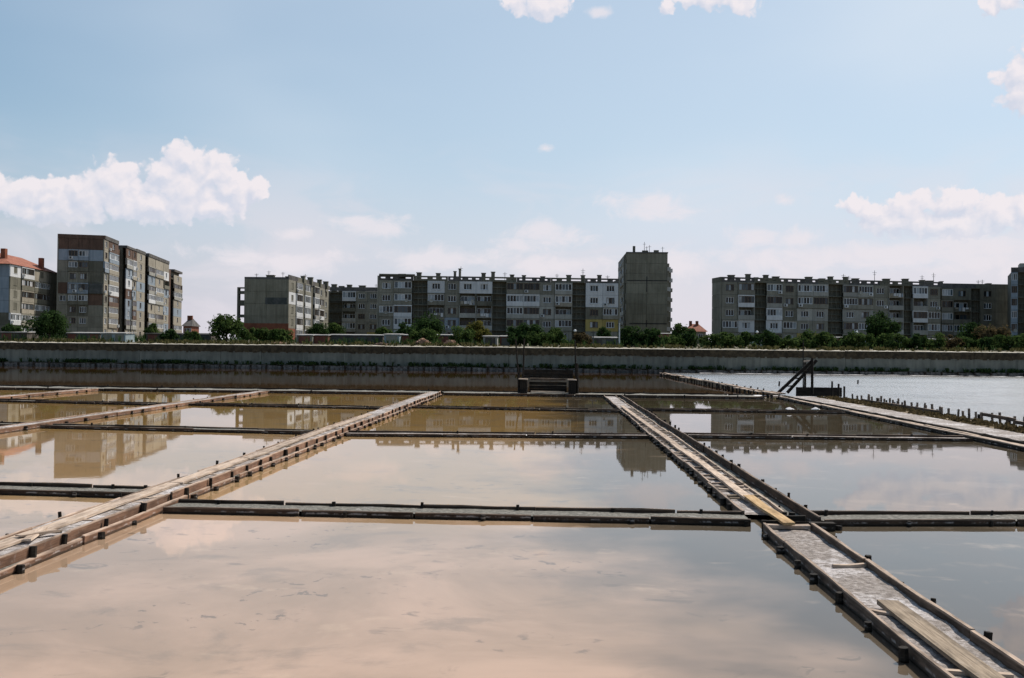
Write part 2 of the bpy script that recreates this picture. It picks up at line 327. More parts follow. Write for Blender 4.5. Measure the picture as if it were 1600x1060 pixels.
# ------------------------------------------------------------------ object helpers
def tag(o, label=None, cat=None, group=None, kind=None):
    if label: o['label'] = label
    if cat: o['category'] = cat
    if group: o['group'] = group
    if kind: o['kind'] = kind
    return o
def empty(name, loc, label=None, cat=None, group=None, rz=0.0):
    o = bpy.data.objects.new(name, None); col.objects.link(o); o.location = loc; o.rotation_euler = (0, 0, rz)
    o.empty_display_size = 0.2
    return tag(o, label, cat, group)
class MB:
    def __init__(s): s.v = []; s.f = []; s.m = []
    def box(s, x0, x1, y0, y1, z0, z1, mi=0):
        b = len(s.v)
        s.v += [(x0,y0,z0),(x1,y0,z0),(x1,y1,z0),(x0,y1,z0),(x0,y0,z1),(x1,y0,z1),(x1,y1,z1),(x0,y1,z1)]
        s.f += [(b,b+3,b+2,b+1),(b+4,b+5,b+6,b+7),(b,b+1,b+5,b+4),(b+1,b+2,b+6,b+5),(b+2,b+3,b+7,b+6),(b+3,b,b+4,b+7)]
        s.m += [mi]*6; return s
    def quad(s, a, b, c, d, mi=0):
        k = len(s.v); s.v += [tuple(a), tuple(b), tuple(c), tuple(d)]; s.f.append((k,k+1,k+2,k+3)); s.m.append(mi); return s
    def tube(s, p, q, r0, r1=None, n=7, jit=0.0, mi=0):
        r1 = r0 if r1 is None else r1
        p = Vector(p); q = Vector(q); d = (q-p).normalized(); a = d.orthogonal().normalized(); c = d.cross(a)
        k = len(s.v)
        for pt, r in ((p, r0), (q, r1)):
            for i in range(n):
                th = 2*math.pi*i/n; rr = r*(1+random.uniform(-jit, jit))
                s.v.append(tuple(pt+a*math.cos(th)*rr+c*math.sin(th)*rr))
        for i in range(n):
            j = (i+1) % n; s.f.append((k+i, k+j, k+n+j, k+n+i)); s.m.append(mi)
        s.f.append(tuple(range(k+n-1, k-1, -1))); s.f.append(tuple(range(k+n, k+2*n))); s.m += [mi, mi]; return s
    def bar(s, p, q, w, h, up=(0,0,1), mi=0):
        p = Vector(p); q = Vector(q); d = (q-p).normalized(); sd = d.cross(Vector(up)).normalized(); u = sd.cross(d)
        k = len(s.v)
        for pt in (p, q):
            for (i, j) in ((-1,-1),(1,-1),(1,1),(-1,1)): s.v.append(tuple(pt+sd*(i*w/2)+u*(j*h/2)))
        s.f += [(k,k+1,k+2,k+3),(k+7,k+6,k+5,k+4)]+[(k+(i+1)%4, k+i, k+4+i, k+4+(i+1)%4) for i in range(4)]; s.m += [mi]*6; return s
    def mesh(s, name, mats):
        me = bpy.data.meshes.new(name); me.from_pydata(s.v, [], s.f)
        for m in (mats if isinstance(mats, (list, tuple)) else [mats]): me.materials.append(MATS[m])
        if any(s.m): me.polygons.foreach_set('material_index', s.m)
        me.update(); return me
def obj(name, me, parent=None, loc=(0,0,0), rz=0.0, rot=None):
    o = bpy.data.objects.new(name, me); col.objects.link(o); o.location = loc
    o.rotation_euler = rot if rot else (0, 0, rz)
    if parent is not None: o.parent = parent
    return o
def build(name, mb, mats, parent=None, loc=(0,0,0), rz=0.0): return obj(name, mb.mesh(name, mats), parent, loc, rz)

# ------------------------------------------------------------------ the setting
WALLY = 119.5
def sheet(name, x0, x1, y0, y1, z, m):
    return tag(build(name, MB().quad((x0,y0,z),(x1,y0,z),(x1,y1,z),(x0,y1,z)), m), kind='structure')
g = MB(); prof = [(-300,-1.6),(WALLY+0.35,-1.6),(WALLY+0.36,2.80),(WALLY+6,3.02),(150,3.12),(215,4.2),(600,4.2),(5000,3.0)]
for (y0,z0),(y1,z1) in zip(prof, prof[1:]): g.quad((-3000,y0,z0),(3000,y0,z0),(3000,y1,z1),(-3000,y1,z1))
tag(build('ground', g, 'soil'), kind='structure')
def ground_z(y):
    for (y0,z0),(y1,z1) in zip(prof, prof[1:]):
        if y0 <= y <= y1: return z0+(z1-z0)*(y-y0)/max(1e-6, y1-y0)
    return 3.0
sheet('pan_bottom', -90, 13.9, -40, 56, -0.012, 'mud_pan')
sheet('channel_bottom', -160, 13.9, 56, WALLY, -0.12, 'mud_channel')
sheet('pond_bottom', 13.9, 200, -40, WALLY, -0.40, 'mud_pond')
sheet('pan_water', -90, 13.9, -40, 56, 0.0, 'brine')
sheet('channel_water', -160, 13.9, 56, WALLY, 0.0, 'channel_water')
sheet('pond_water', 13.9, 200, -40, WALLY, 0.0, 'pond_water')

# ------------------------------------------------------------------ boards, stakes and fill
def plank_mesh(L, w, h, seed, mtl, jit=0.008, bow=0.015):
    """a sawn board lying along +X from the origin, w across Y, h up Z (top at z=0), worn edges"""
    r = random.Random(seed); n = max(2, min(10, int(L/0.5))); v = []; f = []
    ph = r.uniform(0, 6); b1 = r.uniform(-bow, bow); b2 = r.uniform(-bow, bow)*0.5
    for i in range(n+1):
        u = i/n; x = u*L + (r.uniform(-0.02, 0.02) if i in (0, n) else 0)
        cy = b1*math.sin(math.pi*u+ph*0.2); cz = b2*math.sin(2.2*math.pi*u+ph)
        for (sy, sz) in ((-1,-1),(1,-1),(1,0),(-1,0)):
            v.append((x+r.uniform(-jit, jit), cy+sy*w/2+r.uniform(-jit, jit)*0.6, cz+(sz*h)+r.uniform(-jit, jit)*0.6))
    for i in range(n):
        k = i*4
        for a in range(4):
            b = (a+1) % 4; f.append((k+a, k+4+a, k+4+b, k+b))
    f.append((0,1,2,3)); k = n*4; f.append((k+3,k+2,k+1,k))
    me = bpy.data.meshes.new('plank'); me.from_pydata(v, [], f); me.materials.append(MATS[mtl]); me.update(); return me
PL = {}
def plank(name, parent, p, q, w, h, mtl, jit=0.008, bow=0.015, nvar=6, label=None):
    """place a board between two points (top-centre line); meshes shared between boards of similar length"""
    p = Vector(p); q = Vector(q); d = q-p; L = d.length
    key = (round(L, 1), w, h, mtl, jit, bow, random.randrange(nvar))
    if key not in PL: PL[key] = plank_mesh(key[0], w, h, hash(key) & 0xffff, mtl, jit, bow)
    o = obj(name, PL[key], parent, p); o.scale = (L/key[0], 1, 1)
    o.rotation_euler = (0, -math.asin(d.z/L), math.atan2(d.y, d.x))
    if label: o['label'] = label
    return o
STK = {}
def stake(parent, x, y, z0, z1, r=0.045, mtl='wood_dark', lean=0.05, name='stake'):
    key = (round(z1-z0, 2), round(r, 3), mtl, random.randrange(4))
    if key not in STK:
        m = MB(); h = key[0]; m.tube((0,0,0), (random.uniform(-.01,.01), random.uniform(-.01,.01), h), r*1.05, r*0.95, 7, 0.14); STK[key] = m.mesh('stake', mtl)
    o = obj(name, STK[key], parent, (x, y, z0), rot=(random.uniform(-lean, lean), random.uniform(-lean, lean), random.uniform(0, 6)))
    return o
def fill_mesh(L, W, z, amp, mtl, seed, step=0.16, skirt=0.3):
    nx = max(2, int(L/step)); ny = max(3, min(7, int(W/0.1))); v = []; f = []
    for i in range(nx+1):
        for j in range(ny+1):
            x = L*i/nx; y = W*(j/ny-0.5); q = Vector((x*1.6+seed*7.3, y*1.6, seed))
            h = z+amp*(noise.noise(q)*0.9+noise.noise(q*3.7)*0.5+noise.noise(q*9.1)*0.25)
            v.append((x, y, h))
    W1 = ny+1
    for i in range(nx):
        for j in range(ny): f.append((i*W1+j, (i+1)*W1+j, (i+1)*W1+j+1, i*W1+j+1))
    me = bpy.data.meshes.new('fill'); me.from_pydata(v, [], f); me.materials.append(MATS[mtl]); me.update()
    return me
def board_row(parent, x0, x1, y, ztop, h, t, seg, mtl='wood_board', zj=0.012, yj=0.012, gap=0.012, name='side_board'):
    """boards on edge, end to end along local X"""
    x = x0
    while x < x1-0.2:
        L = min(seg*random.uniform(0.8, 1.2), x1-x)
        if x1-(x+L) < 0.7: L = x1-x
        dz = random.uniform(-zj, zj); dy = random.uniform(-yj, yj)
        plank(name, parent, (x+gap, y+dy, ztop+dz), (x+L-gap, y+dy+random.uniform(-yj, yj)*0.6, ztop+dz+random.uniform(-zj, zj)*0.6), t, h, mtl)
        x += L
def stake_row(parent, x0, x1, y, ztop, sp, r, zj=0.03, z0=-0.2, mtl='wood_dark', skip=0.06):
    x = x0+random.uniform(0.1, sp)
    while x < x1:
        if random.random() > skip: stake(parent, x+random.uniform(-.25,.25)*sp, y+random.uniform(-.008,.008), z0, ztop+random.uniform(-zj, zj), r*random.uniform(0.65, 1.15), mtl, lean=0.09)
        x += sp

def divider(pa, pb, width, ztop, label, seg=2.6, sp=2.2, fillm='fill_gravel', back_extra=0.02, group='low board banks between the salt pans'):
    """low bank across the pans: board, gravel fill, board; pa / pb are the ends of its front edge"""
    pa = Vector(pa); pb = Vector(pb); d = pb-pa; L = d.to_2d().length; rz = math.atan2(d.y, d.x)
    e = empty('pan_divider', (pa.x, pa.y, 0), label, 'divider', group, rz)
    board_row(e, 0, L, 0, ztop, ztop+0.13, 0.04, seg)
    board_row(e, 0, L, width, ztop+back_extra, ztop+0.14, 0.04, seg)
    far = pa.y > 25
    o = obj('fill', fill_mesh(L, width-0.05, ztop-0.03, 0.012, fillm, random.uniform(0, 90), 0.3 if far else 0.15), e, (0, width/2, 0))
    stake_row(e, 0, L, -0.052, ztop-0.015, sp, 0.038, 0.02)
    stake_row(e, 0, L, width-0.055, ztop+0.045, sp*0.8, 0.03, 0.02)
    return e

# --- left walkway (stepped double boards on its sunny side)
def fwd(name, x, y, label, cat, group): return empty(name, (x, y, 0), label, cat, group, R(90))   # local +X runs away from camera, local -Y is to the right
WG = 'board walkways between the salt pans'
LWX, RWX, FLX, FOX, EX = -6.22, 3.315, -15.66, -25.2, 13.2
lw = fwd('walkway', LWX, 6, 'long timber walkway left of the middle pans with stepped double side boards', 'walkway', WG)
LWL = 48.2
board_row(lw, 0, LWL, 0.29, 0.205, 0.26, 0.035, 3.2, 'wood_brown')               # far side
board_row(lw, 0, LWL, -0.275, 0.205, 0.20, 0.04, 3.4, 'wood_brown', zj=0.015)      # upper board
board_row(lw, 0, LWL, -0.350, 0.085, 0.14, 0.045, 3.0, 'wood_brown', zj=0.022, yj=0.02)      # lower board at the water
obj('fill', fill_mesh(LWL, 0.54, 0.185, 0.012, 'fill_salt', 3.3, 0.14), lw, (0, 0.01, 0))
obj('ledge_fill', fill_mesh(LWL, 0.06, 0.075, 0.012, 'fill_gravel', 5.3, 0.3), lw, (0, -0.31, 0))
stake_row(lw, 0, LWL, -0.325, 0.205, 1.0, 0.04, 0.025, 0.0)
stake_row(lw, 0, LWL, -0.415, 0.075, 0.92, 0.052, 0.025)
stake_row(lw, 0, LWL, 0.335, 0.235, 1.5, 0.026, 0.025)
# --- right walkway, near and far lengths
rn = fwd('walkway', RWX, 3.0, 'nearest timber walkway at lower right, salt crust between two dark side boards', 'walkway', WG)
RNL = 11.0
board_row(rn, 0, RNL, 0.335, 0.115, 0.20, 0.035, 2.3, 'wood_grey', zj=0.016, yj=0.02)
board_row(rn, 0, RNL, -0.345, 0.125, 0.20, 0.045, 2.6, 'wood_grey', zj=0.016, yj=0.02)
obj('fill', fill_mesh(RNL, 0.65, 0.05, 0.026, 'fill_salt', 9.1, 0.05), rn)
stake_row(rn, 0, RNL, 0.395, 0.085, 0.85, 0.046, 0.03, skip=0)
stake_row(rn, 0, RNL, -0.405, 0.125, 1.15, 0.038, 0.03)
plank('end_board', rn, (RNL-0.02, -0.32, 0.115), (RNL-0.02, 0.32, 0.115), 0.12, 0.05, 'wood_plank')
for a in (((8.6, -0.32, 0.095), (8.5, 0.08, 0.09), 0.05, 0.035), ((6.55, 0.33, 0.10), (6.38, 0.06, 0.095), 0.04, 0.03)): plank('cross_board', rn, *a, 'wood_plank')
rf = fwd('walkway', 3.39, 15.15, 'far timber walkway right of the middle pan, lined with close stakes and a water gully', 'walkway', WG)
RFL = 38.9
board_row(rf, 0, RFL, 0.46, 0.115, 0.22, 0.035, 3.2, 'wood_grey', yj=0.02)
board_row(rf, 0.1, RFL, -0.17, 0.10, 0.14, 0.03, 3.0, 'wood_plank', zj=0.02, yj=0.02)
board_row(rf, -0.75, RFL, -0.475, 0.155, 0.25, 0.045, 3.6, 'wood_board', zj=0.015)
obj('fill', fill_mesh(RFL, 0.6, 0.055, 0.014, 'fill_salt', 13.7, 0.12), rf, (0, 0.145, 0))
obj('gully_fill', fill_mesh(RFL, 0.27, 0.002, 0.016, 'fill_gravel', 17.7, 0.2), rf, (0, -0.32, 0))
stake_row(rf, 0, RFL, 0.52, 0.075, 0.62, 0.046, 0.03, skip=0.02)
stake_row(rf, 0, RFL, -0.535, 0.185, 1.0, 0.034, 0.03)
stake_row(rf, 0, RFL, -0.21, 0.10, 1.6, 0.024, 0.03, 0.0)
# crossing where the two lengths meet
cz = empty('sluice_box', (RWX, 14.3, 0), 'short dark timber box where the right walkway crosses the near board bank', 'sluice')
plank('board', cz, (-0.33, -0.12, 0.135), (0.36, -0.10, 0.125), 0.05, 0.19, 'wood_dark')
plank('board', cz, (0.04, 0.42, 0.13), (0.40, 0.36, 0.13), 0.06, 0.15, 'wood_dark')
plank('board', cz, (0.37, -0.02, 0.105), (0.74, 0.0, 0.10), 0.12, 0.18, 'wood_dark')
stake(cz, 0.80, 0.04, -0.2, 0.05, 0.05); stake(cz, 0.27, 0.55, -0.1, 0.15, 0.05); stake(cz, 0.2, 0.72, -0.1, 0.13, 0.04)
# --- walkways further left
fl = fwd('walkway', FLX, 20, 'timber walkway far left with dark stakes along its sunny edge', 'walkway', WG)
board_row(fl, 0, 34.3, 0.24, 0.14, 0.22, 0.04, 3.4, 'wood_brown'); board_row(fl, 0, 34.3, -0.24, 0.14, 0.22, 0.04, 3.4, 'wood_brown')
obj('fill', fill_mesh(34.3, 0.45, 0.12, 0.014, 'fill_salt', 21.1, 0.3), fl)
stake_row(fl, 0, 34.3, -0.31, 0.10, 1.5, 0.06, 0.03); stake_row(fl, 0, 34.3, 0.30, 0.16, 2.0, 0.03, 0.03)
fo = fwd('walkway', FOX, 36, 'farthest left timber walkway, only its last stretch in view', 'walkway', WG)
board_row(fo, 0, 18.2, 0.24, 0.14, 0.22, 0.04, 3.4, 'wood_brown'); board_row(fo, 0, 18.2, -0.24, 0.14, 0.22, 0.04, 3.4, 'wood_brown')
obj('fill', fill_mesh(18.2, 0.45, 0.12, 0.014, 'fill_salt', 25.1, 0.3), fo)
stake_row(fo, 0, 18.2, -0.30, 0.10, 1.6, 0.06, 0.03)

# --- low banks across the pans (ends of the front top edge as seen in the photograph)
def dv(x0, y0, x1, y1, w, label, z=0.088, xa=None, xb=None, **k):
    a = onz(x0, y0, z); b = onz(x1, y1, z)
    def slide(p, X): t = (X-a.x)/(b.x-a.x); return a+(b-a)*t
    A = slide(a, xa) if xa is not None else a; B = slide(a, xb) if xb is not None else b
    return divider(A, B, w, z, label, **k)
LX, RX0, RX1 = -5.80, 2.86, 3.94
dv(251, 792, 1182, 811.5, 0.60, 'nearest low board bank, grey gravel top, closing the large front pan', xa=LX, xb=2.93, sp=1.9, seg=2.0)
dv(1310, 811.7, 1600, 811.5, 0.60, 'low board bank right of the walkway crossing, leading out of frame', xa=4.0, xb=12.25)
dv(0, 764, 200, 769.6, 0.62, 'low board bank at left edge with grey gravel top and dark front', xa=-15.35, xb=-6.58)
dv(545, 677, 1010, 681, 0.60, 'second bank across the middle pans, pale salt top, behind the reflected clouds', xa=LX, xb=RX0, fillm='fill_salt', sp=3)
dv(1075, 680, 1520, 685, 0.60, 'second bank right of the far walkway, pale salt top and black shaded front', xa=RX1, xb=12.25, fillm='fill_salt', sp=3)
dv(60, 664.5, 490, 674.5, 0.60, 'second bank left of the long walkway, below the tall block\'s reflection', xa=-15.35, xb=-6.58, sp=3)
dv(0, 662.5, 60, 664.5, 0.60, 'short piece of bank left of the far left walkway', xa=-24.9, xb=-15.98, sp=3)
dv(640, 634.5, 955, 641, 0.55, 'third thin dark bank across the middle pans below the timber platform', xa=LX, xb=RX0, sp=3)
dv(1010, 639, 1315, 643.5, 0.55, 'third thin bank at right carrying two white salt lumps', xa=RX1, xb=12.25, sp=3)
dv(290, 630.5, 590, 636.5, 0.55, 'third thin bank between the long left walkway and the far left one', xa=-15.35, xb=-6.58, sp=3)
dv(0, 625, 240, 630.5, 0.55, 'third thin dark bank left of the far left walkway', xa=-24.9, xb=-15.98, sp=3)
dv(0, 625, 240, 630.5, 0.55, 'third thin dark bank at the left frame edge beyond the farthest left walkway', xa=-40, xb=-25.5, sp=3)
for (px, lab) in ((1236, 'larger white salt lump on the third bank at right'), (1277, 'smaller white salt lump on the third bank at right')):
    p = onz(px, 639.5, 0.13); m = MB()
    n = 9; k0 = 0
    rings = [(0.19, 0.0), (0.16, 0.03), (0.08, 0.07), (0.02, 0.09)]
    for (r, z) in rings:
        for i in range(n): th = 2*math.pi*i/n; rr = r*random.uniform(0.8, 1.2); m.v.append((rr*math.cos(th), rr*math.sin(th)*0.7, z))
    for a in range(3):
        for i in range(n): j = (i+1) % n; m.f.append((a*n+i, a*n+j, a*n+n+j, a*n+n+i)); m.m.append(0)
    m.f.append(tuple(range(3*n, 4*n))); m.m.append(0)
    tag(build('salt_heap', m, 'salt', loc=(p.x, p.y+0.3, 0.10)), lab, 'salt heap')
# bank closing the pans towards the channel
bk = empty('boundary_bank', (-70, 54.3, 0), 'long salt crusted bank with boards separating the pans from the channel', 'bank')
bk.rotation_euler = (0, 0, R(-0.2))
board_row(bk, 0, 81.5, 0, 0.14, 0.3, 0.05, 4.2); board_row(bk, 0, 81.5, 2.9, 0.16, 0.3, 0.05, 4.0, 'wood_dark')
obj('fill', fill_mesh(81.5, 2.86, 0.085, 0.05, 'fill_gravel', 31.0, 0.35), bk, (0, 1.45, 0))
stake_row(bk, 0, 81.5, -0.06, 0.17, 3.2, 0.05); stake_row(bk, 0, 81.5, 2.97, 0.22, 2.6, 0.05)
fm = fill_mesh(12.5, 0.8, 0.03, 0.03, 'salt', 44.0, 0.25)
tag(obj('foam', fm, None, (0.9, 57.9, 0.0)), 'strip of pale foam along the channel side of the boundary bank', 'foam', kind='stuff')

# --- loose planks and duckboards
PG = 'planks laid along the walkways'
def loose(name, p, q, w, label, mtl='wood_plank', battens=(), bx=None, group=PG, h=0.04, askew=0.03):
    p = Vector(p); q = Vector(q)
    if not battens:
        o = plank(name, None, p, q, w, h, mtl, jit=0.007); return tag(o, label, 'plank', group)
    e = empty(name, p, label, 'duckboard', group)
    plank('plank', e, (0,0,0), q-p, w, h, mtl, jit=0.007)
    for y in battens:
        t = y/(q-p).length; c = (q-p)*t
        plank('batten', e, (bx[0]-p.x+random.uniform(0, askew), c.y+random.uniform(-askew, askew), c.z-h-0.002), (bx[1]-p.x-random.uniform(0, askew*0.5), c.y+random.uniform(-askew, askew), c.z-h-0.002+random.uniform(0, askew*0.1)), random.uniform(0.045, 0.075), 0.03, random.choice(('wood_grey', 'wood_plank', 'wood_weathered')))
    return e
loose('duckboard', (3.28, 4.0, 0.125), (3.28, 9.75, 0.125), 0.205, 'weathered grey plank on crosspieces along the nearest walkway', 'wood_weathered', battens=(3.75,), bx=(3.02, 3.52), h=0.04)
loose('plank', (3.30, 13.85, 0.165), (3.28, 16.55, 0.15), 0.165, 'fresh orange plank bridging the walkway crossing', 'wood_new', h=0.035)
RB = (2.97, 3.53)
loose('duckboard', (3.26, 16.35, 0.142), (3.27, 20.3, 0.135), 0.16, 'pale plank on battens just beyond the fresh orange plank', battens=(0.25, 0.6, 1.3, 1.75, 2.15, 2.8, 3.4), bx=RB)
loose('duckboard', (3.27, 20.25, 0.145), (3.21, 26.0, 0.135), 0.16, 'pale plank on battens midway along the far right walkway', battens=(0.2, 0.7, 1.9, 2.5, 3.2, 3.8, 4.9), bx=RB)
loose('duckboard', (3.23, 25.9, 0.145), (3.18, 34.2, 0.135), 0.16, 'long pale plank on close rungs where the second bank meets the far right walkway', battens=[0.3+0.66*i for i in range(12)], bx=RB)
loose('duckboard', (3.17, 34.1, 0.145), (3.14, 43.5, 0.135), 0.16, 'farthest pale plank on rungs of the right walkway', battens=[0.3+0.8*i for i in range(11)], bx=RB)
lwp = [(7.0, 12.05, 'nearest pale plank on the left walkway, at the left frame edge'), (11.9, 16.4, 'pale plank on the left walkway beside the salt patch'),
       (16.5, 20.3, 'pale plank on the left walkway beyond the nearest bank'), (20.2, 24.6, 'fourth pale plank along the left walkway'),
       (24.7, 29.0, 'fifth pale plank along the left walkway, at the second bank'), (29.1, 34.5, 'far pale plank on the left walkway beyond the second bank')]
for i, (a, b, lab) in enumerate(lwp):
    dx = random.uniform(-.02, .02)
    loose('duckboard', (-6.265+dx, a, 0.226), (-6.265+random.uniform(-.03,.03), b, 0.230), 0.22, lab, 'wood_plank', h=0.03, battens=[0.15]+[0.3+random.uniform(0.7, 1.1)*j for j in range(1, int((b-a)/0.9))], bx=(-6.45, -5.965), askew=0.12)
for (a, b, z, lab) in (((-6.25, 11.5), (-5.99, 11.95), 0.262, 'broken board end lying askew across two planks on the left walkway'), ((-6.25, 12.1), (-6.05, 11.35), 0.255, 'thin pale splinter of board on the left walkway'),
                       ((-6.1, 14.9), (-5.99, 15.25), 0.20, 'short offcut lying beside the plank on the left walkway')):
    tag(plank('board_offcut', None, (a[0], a[1], z), (b[0], b[1], z-0.01), 0.10, 0.025, 'wood_plank'), lab, 'board')
# --- right embankment
em = fwd('embankment', EX, 16, 'broad grey embankment path at right edged by pale double boards', 'embankment', WG)
EL = 38.6
board_row(em, 0, EL, 0.80, 0.105, 0.25, 0.06, 4.0, 'wood_dark')
board_row(em, 0, EL, 0.26, 0.145, 0.20, 0.05, 4.0, 'wood_dark')
obj('fill', fill_mesh(EL, 0.52, 0.05, 0.02, 'fill_gravel', 51.0, 0.3), em, (0, 0.53, 0))
obj('path', fill_mesh(EL, 1.25, 0.15, 0.02, 'fill_salt', 53.0, 0.3), em, (0, -0.40, 0))
obj('grass_verge', fill_mesh(EL, 1.2, 0.13, 0.06, 'soil_grass', 55.0, 0.3), em, (0, -1.62, 0))
stake_row(em, 0, EL, 0.87, 0.09, 1.2, 0.06)
board_row(em, 0, EL, -2.20, 0.14, 0.4, 0.06, 4.0, 'wood_dark')
board_row(em, 0, EL, 0.70, 0.125, 0.035, 0.13, 4.4, 'wood_plank', name='walking_board'); board_row(em, 0, EL, 0.50, 0.11, 0.035, 0.12, 4.4, 'wood_plank', name='walking_board')
# stakes on the pond side
fe = fwd('stake_fence', EX+2.35, 16, 'ragged row of dark stakes along the pond edge of the embankment', 'fence', None)
x = 0.5
while x < EL-3:
    h = random.choice((0.28, 0.3, 0.33, 0.36)); thick = random.random() < (0.12 if x < 14 else 0.0)
    stake(fe, x, random.uniform(-.08,.08), -0.3, 0.2+h*random.uniform(0.6, 1.0), 0.10 if thick else 0.048, 'wood_board', 0.08)
    if random.random() < 0.35: stake(fe, x+random.uniform(0.2, .5), -0.35+random.uniform(-.1,.1), -0.3, 0.15+h*random.uniform(0.3, 0.7), 0.05, 'wood_dark', 0.12)
    x += random.uniform(0.48, 0.72)
for (a, b, y, z) in ((13.5, 17.5, 0.20, 0.34), (6.5, 10.2, 0.22, 0.36), (2.5, 6.4, 0.24, 0.30), (17.5, 20.0, 0.18, 0.42), (24, 34, 0.1, 0.28)):
    plank('rail_board', fe, (a, y, z), (b, y, z+random.uniform(-.04,.04)), 0.04, 0.12, 'wood_grey')
plank('panel_board', fe, (13.0, 0.12, 0.52), (16.2, 0.12, 0.40), 0.06, 0.36, 'wood_dark')
plank('panel_board', fe, (5.2, 0.1, 0.5), (6.0, 0.1, 0.5), 0.06, 0.4, 'wood_dark')
# gangway across the channel
gs = onz(1218, 613, 0.35); ge = onz(1035, 581.5, 0.35)
d = ge-gs; GL = d.length
gw = empty('gangway', (gs.x, gs.y, 0), 'low plank gangway on dark stakes crossing the channel towards the sea wall', 'gangway', None, math.atan2(d.y, d.x))
board_row(gw, 0, GL, 0.14, 0.27, 0.06, 0.24, 3.5, 'wood_plank', zj=0.05, yj=0.08, name='deck_board'); board_row(gw, 0, GL, -0.16, 0.25, 0.06, 0.22, 3.2, 'wood_grey', zj=0.05, yj=0.08, name='deck_board')
stake_row(gw, 0, GL, 0.30, 0.22, 1.25, 0.07, 0.05, -0.4); stake_row(gw, 0, GL, -0.32, 0.30, 1.9, 0.06, 0.1, -0.4)

# --- timber platform on the bank
pf = aty(856, 612, 56.2); pf.z = 0.1
e = empty('loading_platform', pf, 'dark timber sluice platform with two piers, box rail and three tall poles on the bank', 'platform')
for s in (-1, 1):
    m = MB(); 
    for k in range(4): m.box(s*1.36-0.20+k*0.105, s*1.36-0.20+k*0.105+0.095, -0.68+random.uniform(-.01,.01), 0.25, 0.0, 0.74)
    build('pier', m, 'wood_dark', e)
    plank('cap_board', e, (s*1.36-0.26, -0.42, 0.82), (s*1.36+0.22, -0.42, 0.80), 0.62, 0.06, 'wood_plank')
plank('crossbeam', e, (-1.0, -0.05, 0.84), (1.0, -0.05, 0.83), 0.12, 0.12, 'wood_grey')
for k, (z, h) in enumerate(((1.30, 0.17), (1.12, 0.16), (0.95, 0.1))): plank('back_board', e, (-1.42, 0.30, z), (1.42, 0.30, z), 0.05, h, 'wood_dark')
for k, z in enumerate((0.62, 0.42, 0.24)): plank('gate_board', e, (-1.05, 0.05, z), (1.05, 0.05, z), 0.05, 0.17, 'wood_dark')
for (xa, xb, yb, zt, r) in ((-1.60, -1.86, 0.2, 3.05, 0.055), (-1.42, -1.36, 0.0, 3.05, 0.06), (1.62, 1.50, 0.1, 2.95, 0.06)):
    m = MB(); m.tube((xa, yb, 0), (xb, yb, zt), r, r*0.7, 7, 0.1); build('pole', m, 'wood_dark', e)
for (xa, zt) in ((-1.62, 1.15), (1.66, 1.7)):
    m = MB(); m.tube((xa, -0.2, 0), (xa-0.04, -0.2, zt), 0.075, 0.07, 7, 0.1); build('post', m, 'wood_dark', e)
plank('ground_sill', e, (-0.95, -0.55, 0.13), (0.95, -0.55, 0.12), 0.18, 0.08, 'wood_plank')
# --- inclined trestle
q0 = aty(1222, 612, 57.5)
e = empty('loading_ramp', (q0.x, 57.5, 0.12), 'pair of steep dark beams leaning on two posts beside the gangway', 'ramp')
def tp(px, py, Y=57.5): p = aty(px, py, Y); return Vector((p.x-q0.x, Y-57.5, p.z-0.12))
for (a, b, Y) in (((1216, 614), (1269, 564), 57.3), ((1230, 614), (1276, 563), 58.0)):
    m = MB(); m.bar(tp(*a, Y), tp(*b, Y), 0.10, 0.17); build('beam', m, 'wood_dark', e)
for (px, y0, y1, Y, r) in ((1258, 562, 616, 58.1, 0.07), (1269, 560, 616, 57.2, 0.08), (1255, 532, 616, 58.3, 0.035)):
    m = MB(); m.tube(tp(px, y1, Y), tp(px, y0, Y), r, r*0.85, 7, 0.1); build('post', m, 'wood_dark', e)
m = MB(); m.bar(tp(1256, 565, 57.6), tp(1271, 564, 57.6), 0.1, 0.1); build('crossbar', m, 'wood_plank', e)
for (a, b) in (((1226, 604), (1240, 603)), ((1238, 592), (1251, 591)), ((1249, 581), (1262, 580))):
    m = MB(); m.bar(tp(*a, 57.65), tp(*b, 57.65), 0.07, 0.07); build('rung', m, 'wood_dark', e)
m = MB(); m.box(0.9, 3.5, 0.4, 0.5, -0.1, 0.42); build('low_board_wall', m, 'wood_dark', e)
for (px, y0, y1) in ((1300, 596, 613), (1310, 600, 614), (1319, 604, 616)):
    p = aty(px, y0, 56.0); m = MB(); m.tube((0,0,-0.4), (0.01,0,p.z), 0.06, 0.055, 7, 0.12)
    tag(build('mooring_post', m, 'wood_dark', loc=(p.x, 56.0, 0)), {1300: 'tallest of three dark posts right of the leaning beams', 1310: 'middle of three dark posts right of the leaning beams', 1319: 'shortest of three dark posts right of the leaning beams'}[px], 'post', 'posts at the end of the embankment')
for i, (px, y0, y1, lab) in enumerate(((1340, 594, 600, 'single stake standing in open pond water, left one'), (1217, 596, 603, 'stake in the pond just behind the foot of the leaning beams'))):
    p = onz(px, y1, 0); q = aty(px, y0, p.y); m = MB(); m.tube((0,0,-0.4), (0.03,0,q.z), 0.07, 0.06, 7, 0.12)
    tag(build('pond_stake', m, 'wood_dark', loc=(p.x, p.y, 0)), lab, 'stake')

